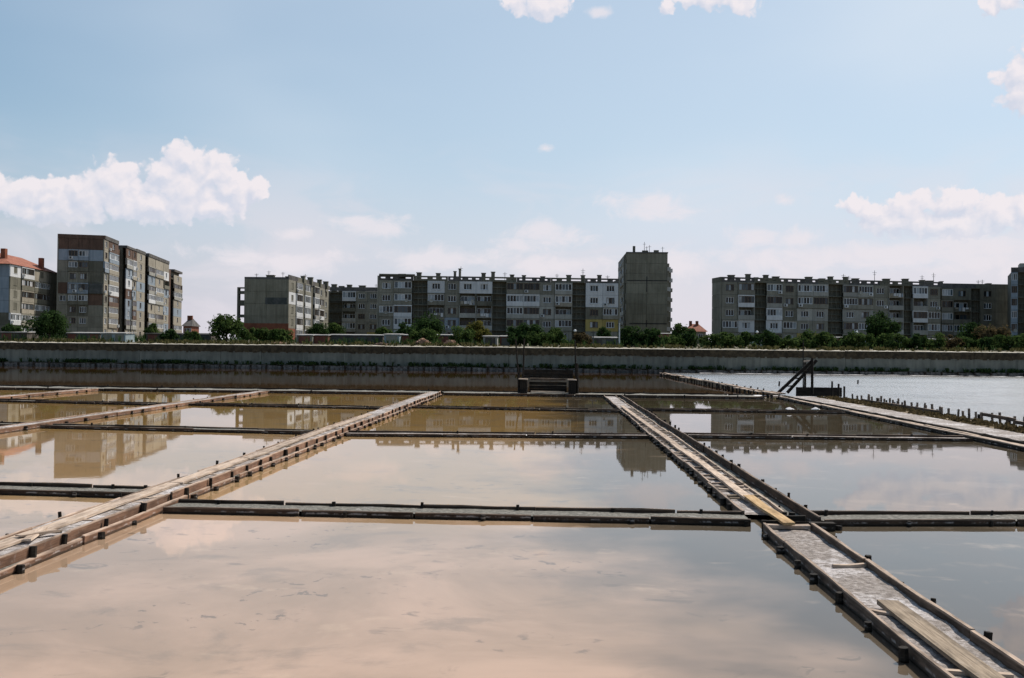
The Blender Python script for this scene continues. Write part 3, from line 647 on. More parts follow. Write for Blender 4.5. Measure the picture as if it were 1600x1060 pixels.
# ------------------------------------------------------------------ sea wall
e = empty('sea_wall', (0, WALLY, 0), 'long grey concrete embankment wall with brown upper band and sunlit coping', 'wall')
x = -130.0
PAN = MB().box(0, 4.97, 0, 0.3, -0.3, 2.02).mesh('wall_panel', 'sea_wall')
CAPS = []
for k in range(4):
    m = MB(); n = 20
    for i in range(n):
        a = i*4.98/n; b = (i+1)*4.98/n
        zb = 2.02-random.uniform(0, 0.16); m.box(a, b, -0.06+random.uniform(-.015,.015), 0.27, zb, 2.76)
    CAPS.append(m.mesh('cap_block', 'wall_cap'))
CO = []
for k in range(4):
    v = []; f = []; n = 14
    for i in range(n+1):
        xx = 4.98*i/n; j = random.uniform(-.045, .045)
        v += [(xx, -0.10+j*0.5, 2.765), (xx, -0.09+j*0.5, 2.80+j*0.3), (xx, 0.36, 2.865+j), (xx, 0.38, 2.765)]
    for i in range(n):
        for a in range(3): f.append((i*4+a, i*4+4+a, i*4+5+a, i*4+1+a))
    me = bpy.data.meshes.new('coping_stone'); me.from_pydata(v, [], [t[::-1] for t in f]); me.materials.append(MATS['coping']); CO.append(me)
while x < 130:
    obj('wall_panel', PAN, e, (x, 0, 0)); obj('cap_block', random.choice(CAPS), e, (x, 0, 0)); obj('coping_stone', random.choice(CO), e, (x, 0, random.uniform(-.02, .02)))
    x += 5.0
rv = empty('board_revetment', (0, WALLY-1.1, 0), 'row of wet stone slabs between dark posts at the foot of the sea wall', 'revetment')
SLAB = []
for k in range(5):
    m = MB(); 
    for j in range(3): m.box(0.04+j*0.6, 0.04+j*0.6+0.56, random.uniform(-.05,.05), 0.4, -0.3, 0.36+random.uniform(-.08,.06))
    SLAB.append(m.mesh('stone_slab', 'wet_stone'))
x = -110.0
while x < 120:
    obj('stone_slab', random.choice(SLAB), rv, (x, 0, 0))
    stake(rv, x-0.04, -0.15, -0.3, 0.42+random.uniform(-.12,.12), 0.1, 'wood_dark', 0.04, 'post'); x += 1.9
LED = fill_mesh(240, 1.1, 0.44, 0.12, 'soil', 61, 0.5); obj('earth_ledge', LED, rv, (-115, 0.75, 0))
# salt beach along the pond's far side
sb = fill_mesh(90, 0.9, 0.05, 0.03, 'salt', 71, 0.5); o = tag(obj('salt_rim', sb, None, (17.5, WALLY-2.2, 0)), kind='structure')

def tufts(name, n, xr, yr, zfun, hr, mtl, label, cat, seed, blades=7):
    r = random.Random(seed); m = MB()
    for i in range(n):
        x = r.uniform(*xr); y = r.uniform(*yr); z = zfun(x, y); h = r.uniform(*hr)
        if noise.noise(Vector((x*0.12, seed, 0))) < -0.05 and r.random() < 0.8: continue
        for b in range(blades):
            th = r.uniform(0, 6.28); w = 0.05+0.05*r.random(); dx, dy = math.cos(th), math.sin(th); l = h*r.uniform(0.3, 0.8)
            bx, by = x+dx*0.1*r.random(), y+dy*0.1
            m.quad((bx-dy*w, by+dx*w, z), (bx+dy*w, by-dx*w, z), (bx+dy*w*0.3+dx*l*0.6, by-dx*w*0.3+dy*l*0.6, z+h), (bx-dy*w*0.3+dx*l*0.6, by+dx*w*0.3+dy*l*0.6, z+h))
    return tag(build(name, m, mtl), label, cat, kind='stuff')
tufts('weeds', 1500, (-75, 75), (WALLY-0.7, WALLY-0.1), lambda x, y: 0.42, (0.15, 0.55), 'leaf_dark', 'dark weeds growing on the ledge at the foot of the sea wall', 'weeds', 3)
tufts('dry_grass', 2600, (-85, 85), (WALLY+0.38, WALLY+9), lambda x, y: ground_z(y)-0.02, (0.1, 0.5), 'grass', 'dry yellowish grass growing behind the top of the sea wall', 'grass', 5)
tufts('undergrowth', 3800, (-130, 130), (131, 205), lambda x, y: ground_z(y)-0.02, (0.3, 1.1), 'leaf_dark', 'dark scrub covering the ground between wall and buildings', 'undergrowth', 15, 6)
tufts('verge_grass', 1100, (EX+1.1, EX+2.2), (16, 54), lambda x, y: 0.11, (0.04, 0.14), 'leaf_brown', 'reddish brown low plants along the pond side of the embankment', 'grass', 9, 4)

# ------------------------------------------------------------------ apartment blocks
CODE = {'w': ('win', 'concrete'), 'W': ('win', 'paint_white'), 'Y': ('win', 'paint_yellow'), 'V': ('win', 'paint_blue'), 'R': ('win', 'paint_rust'), 'e': ('win', 'paint_beige'), 'l': ('win', 'concrete_light'), 'k': ('win', 'concrete_dark'),
        'b': ('bal', 'concrete_light'), 'd': ('bal', 'concrete_dark'), 'B': ('bal', 'paint_beige'), 'g': ('glz', 'concrete'), 'G': ('glz', 'paint_white'), 'L': ('glz', 'paint_beige'), 'v': ('glz', 'paint_blue'), 'r': ('glz', 'paint_rust'), 'h': ('glz', 'concrete_light'), 'D': ('glz', 'concrete_dark'),
        's': ('stair', 'concrete_dark'), 'p': ('blank', 'concrete'), 'q': ('blank', 'paint_beige'), 'n': ('blank', 'concrete_dark'), 'o': ('blank', 'paint_rust'), 'u': ('blank', 'paint_blue'), 'c': ('blank', 'concrete_light'), 'x': ('blank', 'brick_red')}
MC = {}
def cell_mesh(kind, w, h, mtl):
    key = (kind, round(w, 1), round(h, 2), mtl)
    if key in MC: return MC[key]
    m = MB(); g = 0.02
    if kind == 'blank': m.box(g, w-g, 0, 0.25, g, h-g)
    elif kind == 'win':
        a, b, z0, z1 = w*0.5-min(0.95, w*0.32), w*0.5+min(0.95, w*0.32), 0.85, 2.25
        m.box(g, a, 0, 0.25, g, h-g); m.box(b, w-g, 0, 0.25, g, h-g); m.box(a, b, 0, 0.25, g, z0); m.box(a, b, 0, 0.25, z1, h-g); m.box(a-0.05, b+0.05, -0.08, 0.0, z0-0.08, z0-0.02)
    elif kind == 'bal':
        m.box(g, w-g, -0.30, -0.20, 0.12, 1.05); m.box(g, w-g, -0.30, 1.2, 0.0, 0.115)
        m.box(g, 0.14, -0.19, 1.2, 0.12, h-g); m.box(w-0.14, w-g, -0.19, 1.2, 0.12, h-g)
    elif kind == 'glz':
        m.box(g, w-g, -0.25, -0.12, 0.05, 1.0); m.box(g, w-g, -0.22, 0.2, h-0.28, h-g); m.box(g, 0.12, -0.2, 0.2, 1.0, h-0.28); m.box(w-0.12, w-g, -0.2, 0.2, 1.0, h-0.28)
    elif kind == 'stair':
        m.box(g, w-g, 0.7, 1.25, 0.0, 0.22); m.box(g, w-g, 0.8, 1.25, h*0.5, h*0.5+0.16)
        n = max(2, int(w/0.9))
        for i in range(n+1): xx = g+(w-2*g-0.12)*i/n; m.box(xx, xx+0.12, 0.72, 0.95, 0.22, h*0.5); m.box(xx, xx+0.1, 0.9, 1.0, h*0.5+0.16, h)
    MC[key] = m.mesh('wall_panel', mtl); return MC[key]
WC = {}
def win_mesh(w, h, n, fr, var):
    key = (round(w, 1), round(h, 2), n, fr, var)
    if key in WC: return WC[key]
    r = random.Random(hash(key) & 0xffff); m = MB(); t = 0.10
    m.box(0, w, 0, 0.06, 0, t); m.box(0, w, 0, 0.06, h-t, h); 
    for i in range(n+1): xx = (w-t)*i/n; m.box(xx, xx+t, 0.002, 0.062, t, h-t)
    p = MB()
    for i in range(n):
        mi = r.choice((0, 0, 0, 0, 1, 1, 2, 3)) if var != 9 else 0
        yy = 0.03+0.002*i
        p.quad(((w-t)*i/n+t, yy, t), ((w-t)*(i+1)/n, yy, t), ((w-t)*(i+1)/n, yy, h-t), ((w-t)*i/n+t, yy, h-t), mi)
    WC[key] = (m.mesh('window', fr), p.mesh('pane', ['glass_dark', 'glass_mid', 'glass_pale', 'curtain'])); return WC[key]
ACM = MB().box(0, 0.85, 0, 0.28, 0, 0.6).box(0.1, 0.55, -0.012, -0.002, 0.08, 0.52, 1).mesh('air_conditioner', ['frame_white', 'rail_metal'])
dm = MB()
for i_ in range(10):
    t0_, t1_ = 2*math.pi*i_/10, 2*math.pi*(i_+1)/10
    dm.quad((0, 0.08, 0), (0, 0.08, 0), (0.42*math.cos(t0_), 0, 0.42*math.sin(t0_)), (0.42*math.cos(t1_), 0, 0.42*math.sin(t1_)))
dm.box(-0.03, 0.03, 0.09, 0.5, -0.03, 0.03); DISH = dm.mesh('satellite_dish', 'concrete_light')
LAU = []
for i_ in range(4):
    lm = MB(); xx_ = 0.0
    while xx_ < 2.9:
        ww_ = random.uniform(0.3, 0.7); lm.box(xx_, min(3, xx_+ww_), -0.01, 0.01, -random.uniform(0.4, 0.95), 0.0, random.randrange(3)); xx_ += ww_+random.uniform(0.03, 0.25)
    LAU.append(lm.mesh('laundry', ['paint_white', 'paint_blue', 'paint_beige']))
def facade(root, p0, p1, zb, sh, cols, rows, end_px=None, attic=True):
    """cells between two ground points (left to right as seen); cols = [(u0, u1, codes top to bottom)] with u in 0..1"""
    p0 = Vector(p0); p1 = Vector(p1); d = (p1-p0); L = d.length; d = d/L; rz = math.atan2(d.y, d.x); O = root.location
    def P(u, y, z): return (p0.x+d.x*u-d.y*y-O.x, p0.y+d.y*u+d.x*y-O.y, z-O.z)
    for (u0, u1, codes) in cols:
        x0 = u0*L; w = (u1-u0)*L
        for r_, ch in enumerate(codes):
            if ch == '.': continue
            kind, mtl = CODE[ch]; z = zb+sh*(rows-1-r_)
            nm = {'bal': 'balcony', 'glz': 'glazed_balcony', 'stair': 'stair_grille'}.get(kind, 'wall_panel')
            pn = obj(nm, cell_mesh(kind, w, sh, mtl), root, P(x0, 0, z), rz)
            def win(a, zz, ww, hh, n, y, fr):
                fm, pm = win_mesh(ww, hh, n, fr, random.randrange(5))
                wo = obj('window', fm, root, P(x0+a, y, z+zz), rz); obj('pane', pm, wo)
            if random.random() < 0.16 and kind in ('win', 'glz') and w > 2:
                a_ = random.choice((0.25, w-1.1)); obj('air_conditioner', ACM, root, P(x0+a_, -0.32 if kind == 'win' else -0.56, z+0.35), rz)
            if random.random() < 0.05 and kind in ('bal', 'glz'):
                obj('satellite_dish', DISH, root, P(x0+random.uniform(0.4, w-0.4), -0.62, z+1.0), rz)
            if random.random() < 0.3 and kind == 'bal':
                obj('laundry', random.choice(LAU), root, P(x0+0.3, -0.42, z+1.02), rz).scale = ((w-0.6)/3, 1, 1)
            fr = random.choice(('frame_white', 'frame_white', 'frame_brown'))
            if kind == 'win':
                hw = min(0.95, w*0.32); win(w*0.5-hw, 0.85, 2*hw, 1.40, 3 if hw > 0.7 else 2, 0.12, fr)
            elif kind == 'bal':
                win(0.3, 0.25, w-0.6, 2.0, max(2, int(w/0.9)), 1.15, fr)
            elif kind == 'glz':
                win(0.13, 1.0, w-0.26, sh-1.28, max(3, int(w/0.7)), -0.15, fr)
    return P, L
def core(root, p0, p1, depth, zb, ztop, mtl='concrete_dark', name='wall', inset=1.3):
    """the body of the block behind its facade"""
    p0 = Vector(p0); p1 = Vector(p1); d = (p1-p0); L = d.length; rz = math.atan2(d.y, d.x); O = root.location
    m = MB(); m.box(0.03, L-0.03, inset, depth-0.02, zb-4-O.z, ztop-O.z)
    z = zb
    while z < ztop+0.1: m.box(0.04, L-0.04, 0.27, inset, z-0.06-O.z, z+0.04-O.z); z += 2.8
    return build(name, m, mtl, root, (p0.x-O.x, p0.y-O.y, 0), rz)
def roof_kit(root, P, L, ztop, spots, depth=11, ant=(), parapet=True, slots=True):
    O = root.location
    if parapet:
        n = max(1, int(L/7.5)); seg = L/n
        for i in range(n):
            m = MB(); a, b = 0.02, seg-0.02
            if slots:
                m.box(a, b, 0, 0.2, 0, 0.42); m.box(a, b, -0.05, 0.22, 0.74, 1.1)
                k = 4; w = (b-a)/k
                for j in range(k+1):
                    if j in (0, k) or random.random() < 0.75: c = a+w*j; m.box(max(a, c-w*random.uniform(0.2, 0.42)), min(b, c+w*random.uniform(0.2, 0.42)), 0.004, 0.19, 0.42, 0.74)
            else: m.box(a, b, 0, 0.2, 0, 1.1)
            rz = math.atan2(P(1,0,0)[1]-P(0,0,0)[1], P(1,0,0)[0]-P(0,0,0)[0])
            build('parapet', m, 'concrete_dark' if i % 2 else 'roof_felt', root, P(i*seg, 0, ztop), rz)
    for (u, w, h) in spots:
        m = MB(); m.box(-w/2, w/2, 2, 3.2, 0, 1.0+h); m.box(-w/2-0.12, w/2+0.12, 1.88, 3.32, 1.0+h, 1.15+h)
        build('chimney', m, 'concrete_dark', root, P(u*L, 0, ztop))
    for (u, h) in ant:
        m = MB(); m.tube((0,2.5,0), (0,2.5,h), 0.07, 0.05, 5); m.box(-0.5, 0.5, 2.47, 2.53, h*0.85, h*0.85+0.06); m.box(-0.35, 0.35, 2.47, 2.53, h*0.72, h*0.72+0.06)
        build('antenna', m, 'rail_metal', root, P(u*L, 0, ztop))
def line_px(pts, p0, p1):
    """turn pixel columns into fractions along a ground line"""
    p0 = Vector(p0); p1 = Vector(p1); out = []
    for px in pts:
        d = ray(px, 530); n = Vector((d.y, -d.x))
        out.append(-(p0.dot(n))/((p1-p0).dot(n)))
    return out
def XY(px, Y): p = aty(px, 545, Y); return Vector((p.x, p.y))
def cols_px(spec, p0, p1):
    out = []
    for (a, b, codes) in spec:
        u = line_px([a, b], p0, p1); out.append((u[0], u[1], codes))
    return out
BG = 'concrete apartment blocks beyond the sea wall'
SH, ZB = 2.8, 4.2
# long middle block
p0, p1 = XY(590.5, 226), XY(966, 231)
b = empty('apartment_block', (p0.x, p0.y, ZB), 'long five storey grey block in the middle, white and yellow painted flats at right end', 'building', BG)
P, L = facade(b, p0, p1, ZB, SH, cols_px([(591,614.5,'wwgww'),(614.5,643,'ggGGg'),(645,667,'sssss'),(667,694,'Wgdgw'),(694,717,'wwwVw'),(717,743,'Wdbbg'),(743,768.5,'Wdbbg'),(768.5,790.5,'sssss'),
    (790.5,817,'gGhgg'),(817,842.5,'gGhgg'),(842.5,866,'wllww'),(866,893.5,'hLbgw'),(893.5,914.5,'sssss'),(914.5,941,'WWkYp'),(941,965.5,'WWgYp')], p0, p1), 5)
core(b, p0, p1, 12, ZB, ZB+5*SH)
roof_kit(b, P, L, ZB+5*SH, [(0.09,1.5,0.5),(0.16,1.0,0.9),(0.24,0.9,0.8),(0.31,0.5,1.3),(0.33,0.4,1.9),(0.43,0.9,1.0),(0.47,0.8,1.3),(0.55,0.9,0.7),(0.60,0.8,0.6),(0.68,1.0,0.4),(0.79,1.1,0.8),(0.85,0.9,0.8),(0.92,0.9,0.9)], ant=((0.335,3.6),(0.52,2.4),(0.85,3.5),(0.955,2.0),(0.74,2.2)))
n_ = MB().box(0, 8.0, -0.35, -0.02, 0, 15.0)
m = MB(); m.box(0, 8.1, -0.42, 2.5, 0.0, 0.9); build('roof_bay', m, 'concrete_dark', b, P(0.1, 0, ZB+5*SH+1.105), math.atan2(p1.y-p0.y, p1.x-p0.x)).scale = (1, 1, 0.35)
end = MB().box(-0.3, 0.02, 0, 12, -3, 5*SH+1.0); build('gable_wall', end, 'concrete', b, P(0, 0, ZB), math.atan2(p1.y-p0.y, p1.x-p0.x))
end = MB().box(-0.02, 0.3, 0, 12, -3, 5*SH+1.0); build('gable_wall', end, 'concrete', b, P(L, 0, ZB), math.atan2(p1.y-p0.y, p1.x-p0.x))
# right long block
p0, p1 = XY(1127, 223), XY(1469.5, 234)
b = empty('apartment_block', (p0.x, p0.y, ZB), 'long five storey grey block at right with three dark stairwell strips', 'building', BG)
P, L = facade(b, p0, p1, ZB, SH, cols_px([(1127.5,1152.5,'wwwgw'),(1152.5,1178.5,'gGbWw'),(1178.5,1197,'sssss'),(1197,1222,'ghGWg'),(1222,1244.5,'wwkgw'),(1245,1269.5,'hglwY'),(1269.5,1293.5,'hglwY'),(1293.5,1316.5,'sssss'),
    (1316.5,1340,'hglgL'),(1340,1363.5,'hglgL'),(1363.5,1387.5,'wwwww'),(1387.5,1411,'Bbbbb'),(1411,1425.5,'sssss'),(1425.5,1449,'GbGbb'),(1449,1469,'wwggw')], p0, p1), 5)
core(b, p0, p1, 5.2, ZB, ZB+5*SH)
roof_kit(b, P, L, ZB+5*SH, [(0.05,1.4,0.6),(0.125,1.0,0.9),(0.16,0.8,0.2),(0.205,1.0,0.8),(0.25,1.4,0.5),(0.40,1.4,0.6),(0.46,1.2,0.3),(0.50,1.0,0.8),(0.57,0.9,0.8),(0.615,1.4,0.5),(0.76,1.4,0.6),(0.85,1.2,0.7),(0.93,0.9,0.5),(0.965,1.5,0.4)], ant=((0.56,2.6),(0.585,2.2),(0.705,3.6),(0.93,2.8),(0.985,3.4)))
rz = math.atan2(p1.y-p0.y, p1.x-p0.x)
for k in range(5):
    for j in range(2): build('gable_panel', MB().box(-0.28, -0.01, j*2.6+0.02, j*2.6+2.58, 0.02, SH-0.02), 'concrete', b, P(0, 0, ZB+k*SH), rz)
build('gable_parapet', MB().box(-0.32, 0.0, 0, 5.2, 0, 1.1), 'concrete_dark', b, P(0, 0, ZB+5*SH), rz)
# dark block joining on the right
p0, p1 = XY(1470, 238), XY(1578, 240)
b = empty('apartment_block', (p0.x, p0.y, ZB), 'darker plain grey block joining the right end of the long right block', 'building', BG)
P, L = facade(b, p0, p1, ZB, SH, cols_px([(1470.5,1489,'DggDk'),(1489,1517,'kddgk'),(1517,1531,'sssss'),(1531,1555,'kkkkk'),(1555,1577.5,'nnnnn')], p0, p1), 5)
core(b, p0, p1, 12, ZB, ZB+5*SH); roof_kit(b, P, L, ZB+5*SH, [(0.06,0.5,0.6),(0.75,0.9,0.3)], ant=((0.6,2.2),(0.66,2.3)), slots=False)
# block at the right frame edge
p0, p1 = XY(1579, 226), XY(1668, 222)
b = empty('apartment_block', (p0.x, p0.y, ZB), 'taller grey block cut by the right frame edge with stepped roof and glazed balconies', 'building', BG)
P, L = facade(b, p0, p1, ZB, SH, cols_px([(1579,1590,'vvvvvv'),(1590.5,1604,'ssssss'),(1604,1635,'GgGggg'),(1635,1668,'wwwwww')], p0, p1), 6)
core(b, p0, p1, 12, ZB, ZB+6*SH); roof_kit(b, P, L, ZB+6*SH, [(0.5,1.2,0.5)], slots=False)
build('roof_house', MB().box(1.8, 12, 0.4, 6, 0, 2.0), 'concrete_light', b, P(0, 0, ZB+6*SH+0.02), math.atan2(p1.y-p0.y, p1.x-p0.x))
# joining block behind the middle gable
p0, p1 = XY(514, 279), XY(592, 279)
b = empty('apartment_block', (p0.x, p0.y, ZB), 'dark five storey block set back between the bare gable and the long middle block', 'building', BG)
P, L = facade(b, p0, p1, ZB, SH+0.1, cols_px([(503,514.5,'nnnnn'),(514.5,534,'sssss'),(534,555.5,'GdbgB'),(555.5,573,'wwwww'),(573,592,'wwwwY')], p0, p1), 5)
core(b, XY(503, 279), p1, 12, ZB, ZB+5*(SH+0.1)); roof_kit(b, P, L, ZB+5*(SH+0.1), [(0.05,1.4,0.9),(0.2,1.4,0.4),(0.36,1.3,0.8),(0.62,1.8,0.6)], ant=((0.9,2.2),), slots=False)
# bare gable block
ga, gb_ = XY(380.5, 232), XY(450, 232); gc = gb_+Vector((0.4, 42))
b = empty('apartment_block', (ga.x, ga.y, ZB), 'grey block turned end on with a bare stained gable above a brick red base', 'building', BG)
H3 = ZB+5.15*SH
for k in range(5):
    for j, (a0, a1) in enumerate(((0, 0.5), (0.5, 1))):
        w = (gb_-ga).length*(a1-a0); o = obj('gable_panel', cell_mesh('blank', w, SH*1.03, 'brick_red' if k == 0 else 'gable_concrete'), b, ((ga.x-b.location.x)+(gb_.x-ga.x)*a0, 0, k*SH*1.03), 0)
build('base_band', MB().box(-0.01, (gb_-ga).length+0.05, -0.03, -0.004, -1, 4.0), 'brick_red', b)
build('graffiti_patch', MB().box(5.0, 10.2, -0.012, -0.002, 8.5, 10.1), 'rail_metal', b)
P, L = facade(b, gb_, gc, ZB, SH*1.03, cols_px([(450.5,461.5,'wWwwx'),(461.5,471.5,'gGGGG'),(471.5,475,'nnnnn'),(475,484,'gGGgG'),(484,490,'sssss'),(490,497.5,'hGhGh'),(497.5,505,'wgGwg'),(505,512.5,'wwwww')], gb_, gc), 5)
core(b, ga, gb_, (gc-gb_).length+0.1, ZB, H3, inset=0.3)
roof_kit(b, lambda u, y, z: (ga.x-b.location.x+u, y, z-ZB), (gb_-ga).length, H3, [(0.52,1.8,0.0),(0.92,1.0,-0.3)], ant=((0.2,1.5),(0.48,2.2),(0.8,1.9)), parapet=False)
build('gable_parapet', MB().box(0, (gb_-ga).length, 0, 0.3, 0, 0.5), 'roof_felt', b, (0, 0, H3-ZB))
roof_kit(b, P, L, H3, [(0.25,0.9,0.6),(0.42,1.2,0.8),(0.65,1.0,0.9),(0.82,1.2,0.9)], ant=((0.3,2.4),), slots=False)
bx = XY(373.5, 236).x-b.location.x
m = MB(); m.box(bx, bx+0.45, 2.0, 3.2, 0, 12.6)
for k in range(5): m.box(bx+0.45, -0.02, 1.99, 3.2, k*SH-0.2, k*SH+(1.1 if k in (1, 3) else 0.5))
m.box(bx+0.45, -0.02, 1.99, 3.2, 12.3, 12.6)
build('balcony_stack', m, 'concrete_dark', b)
# tower gable
ta, tb = XY(977.5, 251), XY(1042, 251)
b = empty('apartment_block', (ta.x, ta.y, ZB), 'tall nine storey tower with a windowless grey gable and a cross of dark joints', 'building', BG)
H6 = 23.0; sh6 = H6/9; W6 = (tb-ta).length
for k in range(9):
    for j in range(2): obj('gable_panel', cell_mesh('blank', W6/2, sh6, 'gable_concrete'), b, (W6/2*j, 0, k*sh6))
for (x0, x1, z0, z1) in ((0.2, W6-0.1, 16.0, 16.25), (0.9, W6-0.1, 5.2, 5.45), (W6/2-0.12, W6/2+0.12, 13.3, 17.2), (W6/2-0.12, W6/2+0.12, 4.4, 6.2)): build('joint_seal', MB().box(x0, x1, -0.03, -0.005 if x1-x0 > 1 else -0.002, z0, z1), 'interior', b)
build('wall', MB().box(0.02, W6-0.02, 0.3, 27, -4, H6-0.02), 'concrete_dark', b)
tl = Vector((ta.x-0.02, ta.y+27)); P, L = facade(b, tl, ta, ZB, sh6, [(i/6, (i+1)/6-0.005, 'ghgwghgww') for i in range(6)], 9)
for (y0, y1, xo, h) in ((4, 9, 0.9, H6-2.2), (9.1, 17, 2.0, H6-3.2)):
    m = MB(); m.box(W6, W6+xo, y0, y1, -4, h); build('side_bay', m, 'concrete', b)
    for k in range(8): build('balcony', MB().box(W6+xo-0.6, W6+xo+0.35, y0-0.25, y0-0.01, k*sh6+1.0, k*sh6+2.0), random.choice(('paint_white', 'concrete_dark', 'concrete_light')), b)
build('side_fin', MB().box(-0.55, -0.05, 0.6, 2.2, -4, H6-1.2), 'concrete_dark', b); build('roof_cap', MB().box(-0.1, W6+0.1, -0.12, 0.4, H6, H6+0.3), 'roof_felt', b)
for (x, w, h) in ((2.0, 0.6, 1.9), (7.6, 1.2, 0.9), (4.8, 1.5, 0.8)): build('chimney', MB().box(x-w/2, x+w/2, 1, 2, 0, h), 'concrete_dark', b, (0, 0, H6))
for (x, h) in ((4.6, 3.0), (5.2, 1.9), (5.9, 2.2), (9.2, 1.8)):
    m = MB(); m.tube((x, 1.5, 0), (x, 1.5, h), 0.07, 0.05, 5); m.box(x-0.4, x+0.4, 1.47, 1.53, h*0.8, h*0.8+0.06); build('antenna', m, 'rail_metal', b, (0, 0, H6))
# tall stepped block at left
t0, t1, t2 = XY(89, 229), XY(161, 232), XY(283.5, 322)
b = empty('apartment_block', (t0.x, t0.y, ZB), 'tall nine storey stepped block at left with rust and blue painted bands', 'building', BG)
sh2 = 2.62; H2 = ZB+9*sh2
P, L = facade(b, t0, t1, ZB, sh2, [(0, 0.21, 'ouppowpnp'[:9]), (0.21, 0.43, 'ovDwvDkwp'), (0.43, 0.66, 'ovDwvDkwp'), (0.66, 1.0, 'ounnnoppp')], 9)
core(b, t0, t1, 14, ZB, H2, inset=1.3); 
gm = math.atan2(t1.y-t0.y, t1.x-t0.x)
build('gable_wall', MB().box(-0.25, 0.0, 0, 14, -3, 9*sh2+0.9), 'concrete', b, (0, 0, 0), gm)
build('parapet', MB().box(-0.1, L+0.1, -0.1, 14, 0, 0.9), 'paint_rust', b, P(0, 0, H2), gm)
build('open_balcony', MB().box(L*0.68, L*0.98, -0.5, -0.02, 4.05*sh2, 4.95*sh2), 'rail_metal', b, (0, 0, 0), gm)
side = [(161,167.5,'eevwewwee'),(168,183,'RvLLGrLLe'),(184,195.5,'.........'),(195.5,205,'RhVWRVVhe'),(205.5,211.5,'RGLeVLrhe'),(212,225,'eeeVeVeee'),(225.5,230,'.........'),(230.5,241,'qhVhGeLLe'),(241.5,254,'qLeLheLLe'),(254.5,262.5,'qWdVeVeVe'),(263,270,'.........'),(270.5,283,'.eLheVeLh')]
P, L = facade(b, t1, t2, ZB, sh2, cols_px(side, t1, t2), 9)
dvec = (t2-t1).normalized(); rzs = math.atan2(dvec.y, dvec.x)
def seg(a, c, zt, inset, mtl):
    u = line_px([a, c], t1, t2); m = MB(); m.box(0, (u[1]-u[0])*L, inset, 8.8 if a < 170 else 11, -4, zt); return build('wall', m, mtl, b, P(u[0]*L, 0, ZB), rzs)
for (a, c, zt, i, mtl) in ((161.2, 183, 9*sh2, 1.0, 'concrete_dark'), (183.2, 195.4, 9*sh2-0.6, 1.5, 'paint_rust'), (195.5, 225.3, 9*sh2, 1.0, 'concrete_dark'), (225.5, 230.3, 9*sh2, 0.8, 'paint_rust'), (230.5, 262.8, 9*sh2, 1.0, 'concrete_dark'), (263, 270.2, 9*sh2-1.2, 0.9, 'paint_rust'), (270.5, 283.3, 8*sh2+1.0, 1.0, 'concrete_dark')): seg(a, c, zt, i, mtl)
for (a, c, z0, hh) in ((161.5, 183, 9*sh2, 0.9), (195.5, 211.5, 9*sh2, 0.6), (211.6, 225, 9*sh2, 0.8), (230.5, 262.5, 9*sh2, 0.9), (270.5, 283, 8*sh2+1.0, 0.7)):
    u = line_px([a, c], t1, t2); build('parapet', MB().box(0, (u[1]-u[0])*L, -0.15, 8.8 if a < 170 else 11, 0, hh), 'roof_felt', b, P(u[0]*L, 0, ZB+z0+0.01), rzs)
# red roofed house block at the left frame edge
h1, h2 = XY(14.5, 209), XY(88, 236)
hs = (h2-h1).normalized(); h0 = h1+Vector((-hs.y, hs.x))*11
b = empty('apartment_block', (h1.x, h1.y, ZB), 'six storey block at the left frame edge with a red tiled hip roof', 'building', BG)
sh1 = 2.6
P, L = facade(b, h0, h1, ZB, sh1, [(0, 0.33, 'uuuuuu'), (0.33, 0.66, 'uuuuuu'), (0.66, 1.0, 'uuuunn')], 6); W1 = L
P2, L2 = facade(b, h1, h2, ZB, sh1, cols_px([(14.5,31,'WkwwGw'),(31.5,51,'GDLLgg'),(51.5,76,'eDDDDe'),(76.5,88,'qqqqqq')], h1, h2), 6)
core(b, h0, h1, L2, ZB, ZB+6*sh1, inset=1.3); 
ze = 6*sh1+0.05
def hip(o, a, c, dpt): pass
A0 = Vector((h0.x-h1.x, h0.y-h1.y)); B0 = Vector((0, 0)); C0 = Vector((h2.x-h1.x, h2.y-h1.y)); D0 = A0+C0
cx = (A0+B0+C0+D0)/4; ov = 1.06
E = [cx+(q-cx)*ov for q in (A0, B0, C0, D0)]; Rg = [((E[0]+E[1])/2)*0.72+((E[2]+E[3])/2)*0.28, ((E[0]+E[1])/2)*0.28+((E[2]+E[3])/2)*0.72]
m = MB()
v3 = lambda q, z: (q.x, q.y, z)
m.quad(v3(E[0], ze), v3(E[1], ze), v3(Rg[0], ze+3.0), v3(Rg[0], ze+3.0)); m.quad(v3(E[1], ze), v3(E[2], ze), v3(Rg[1], ze+3.0), v3(Rg[0], ze+3.0))
m.quad(v3(E[2], ze), v3(E[3], ze), v3(Rg[1], ze+3.0), v3(Rg[1], ze+3.0)); m.quad(v3(E[3], ze), v3(E[0], ze), v3(Rg[0], ze+3.0), v3(Rg[1], ze+3.0)); m.quad(v3(E[0], ze), v3(E[3], ze), v3(E[2], ze), v3(E[1], ze))
m.v = m.v
rf_ = build('roof', m, 'roof_tile', b)
for (q, w, h) in ((E[1]*0.45+Rg[0]*0.55, 1.0, 3.6), (E[1]*0.25+E[2]*0.55+Rg[1]*0.2, 0.9, 3.0), (Rg[0]*0.9+E[0]*0.1, 1.2, 4.2)):
    build('chimney', MB().box(q.x-w/2, q.x+w/2, q.y-0.5, q.y+0.5, ze, ze+h), 'brick_red', b)

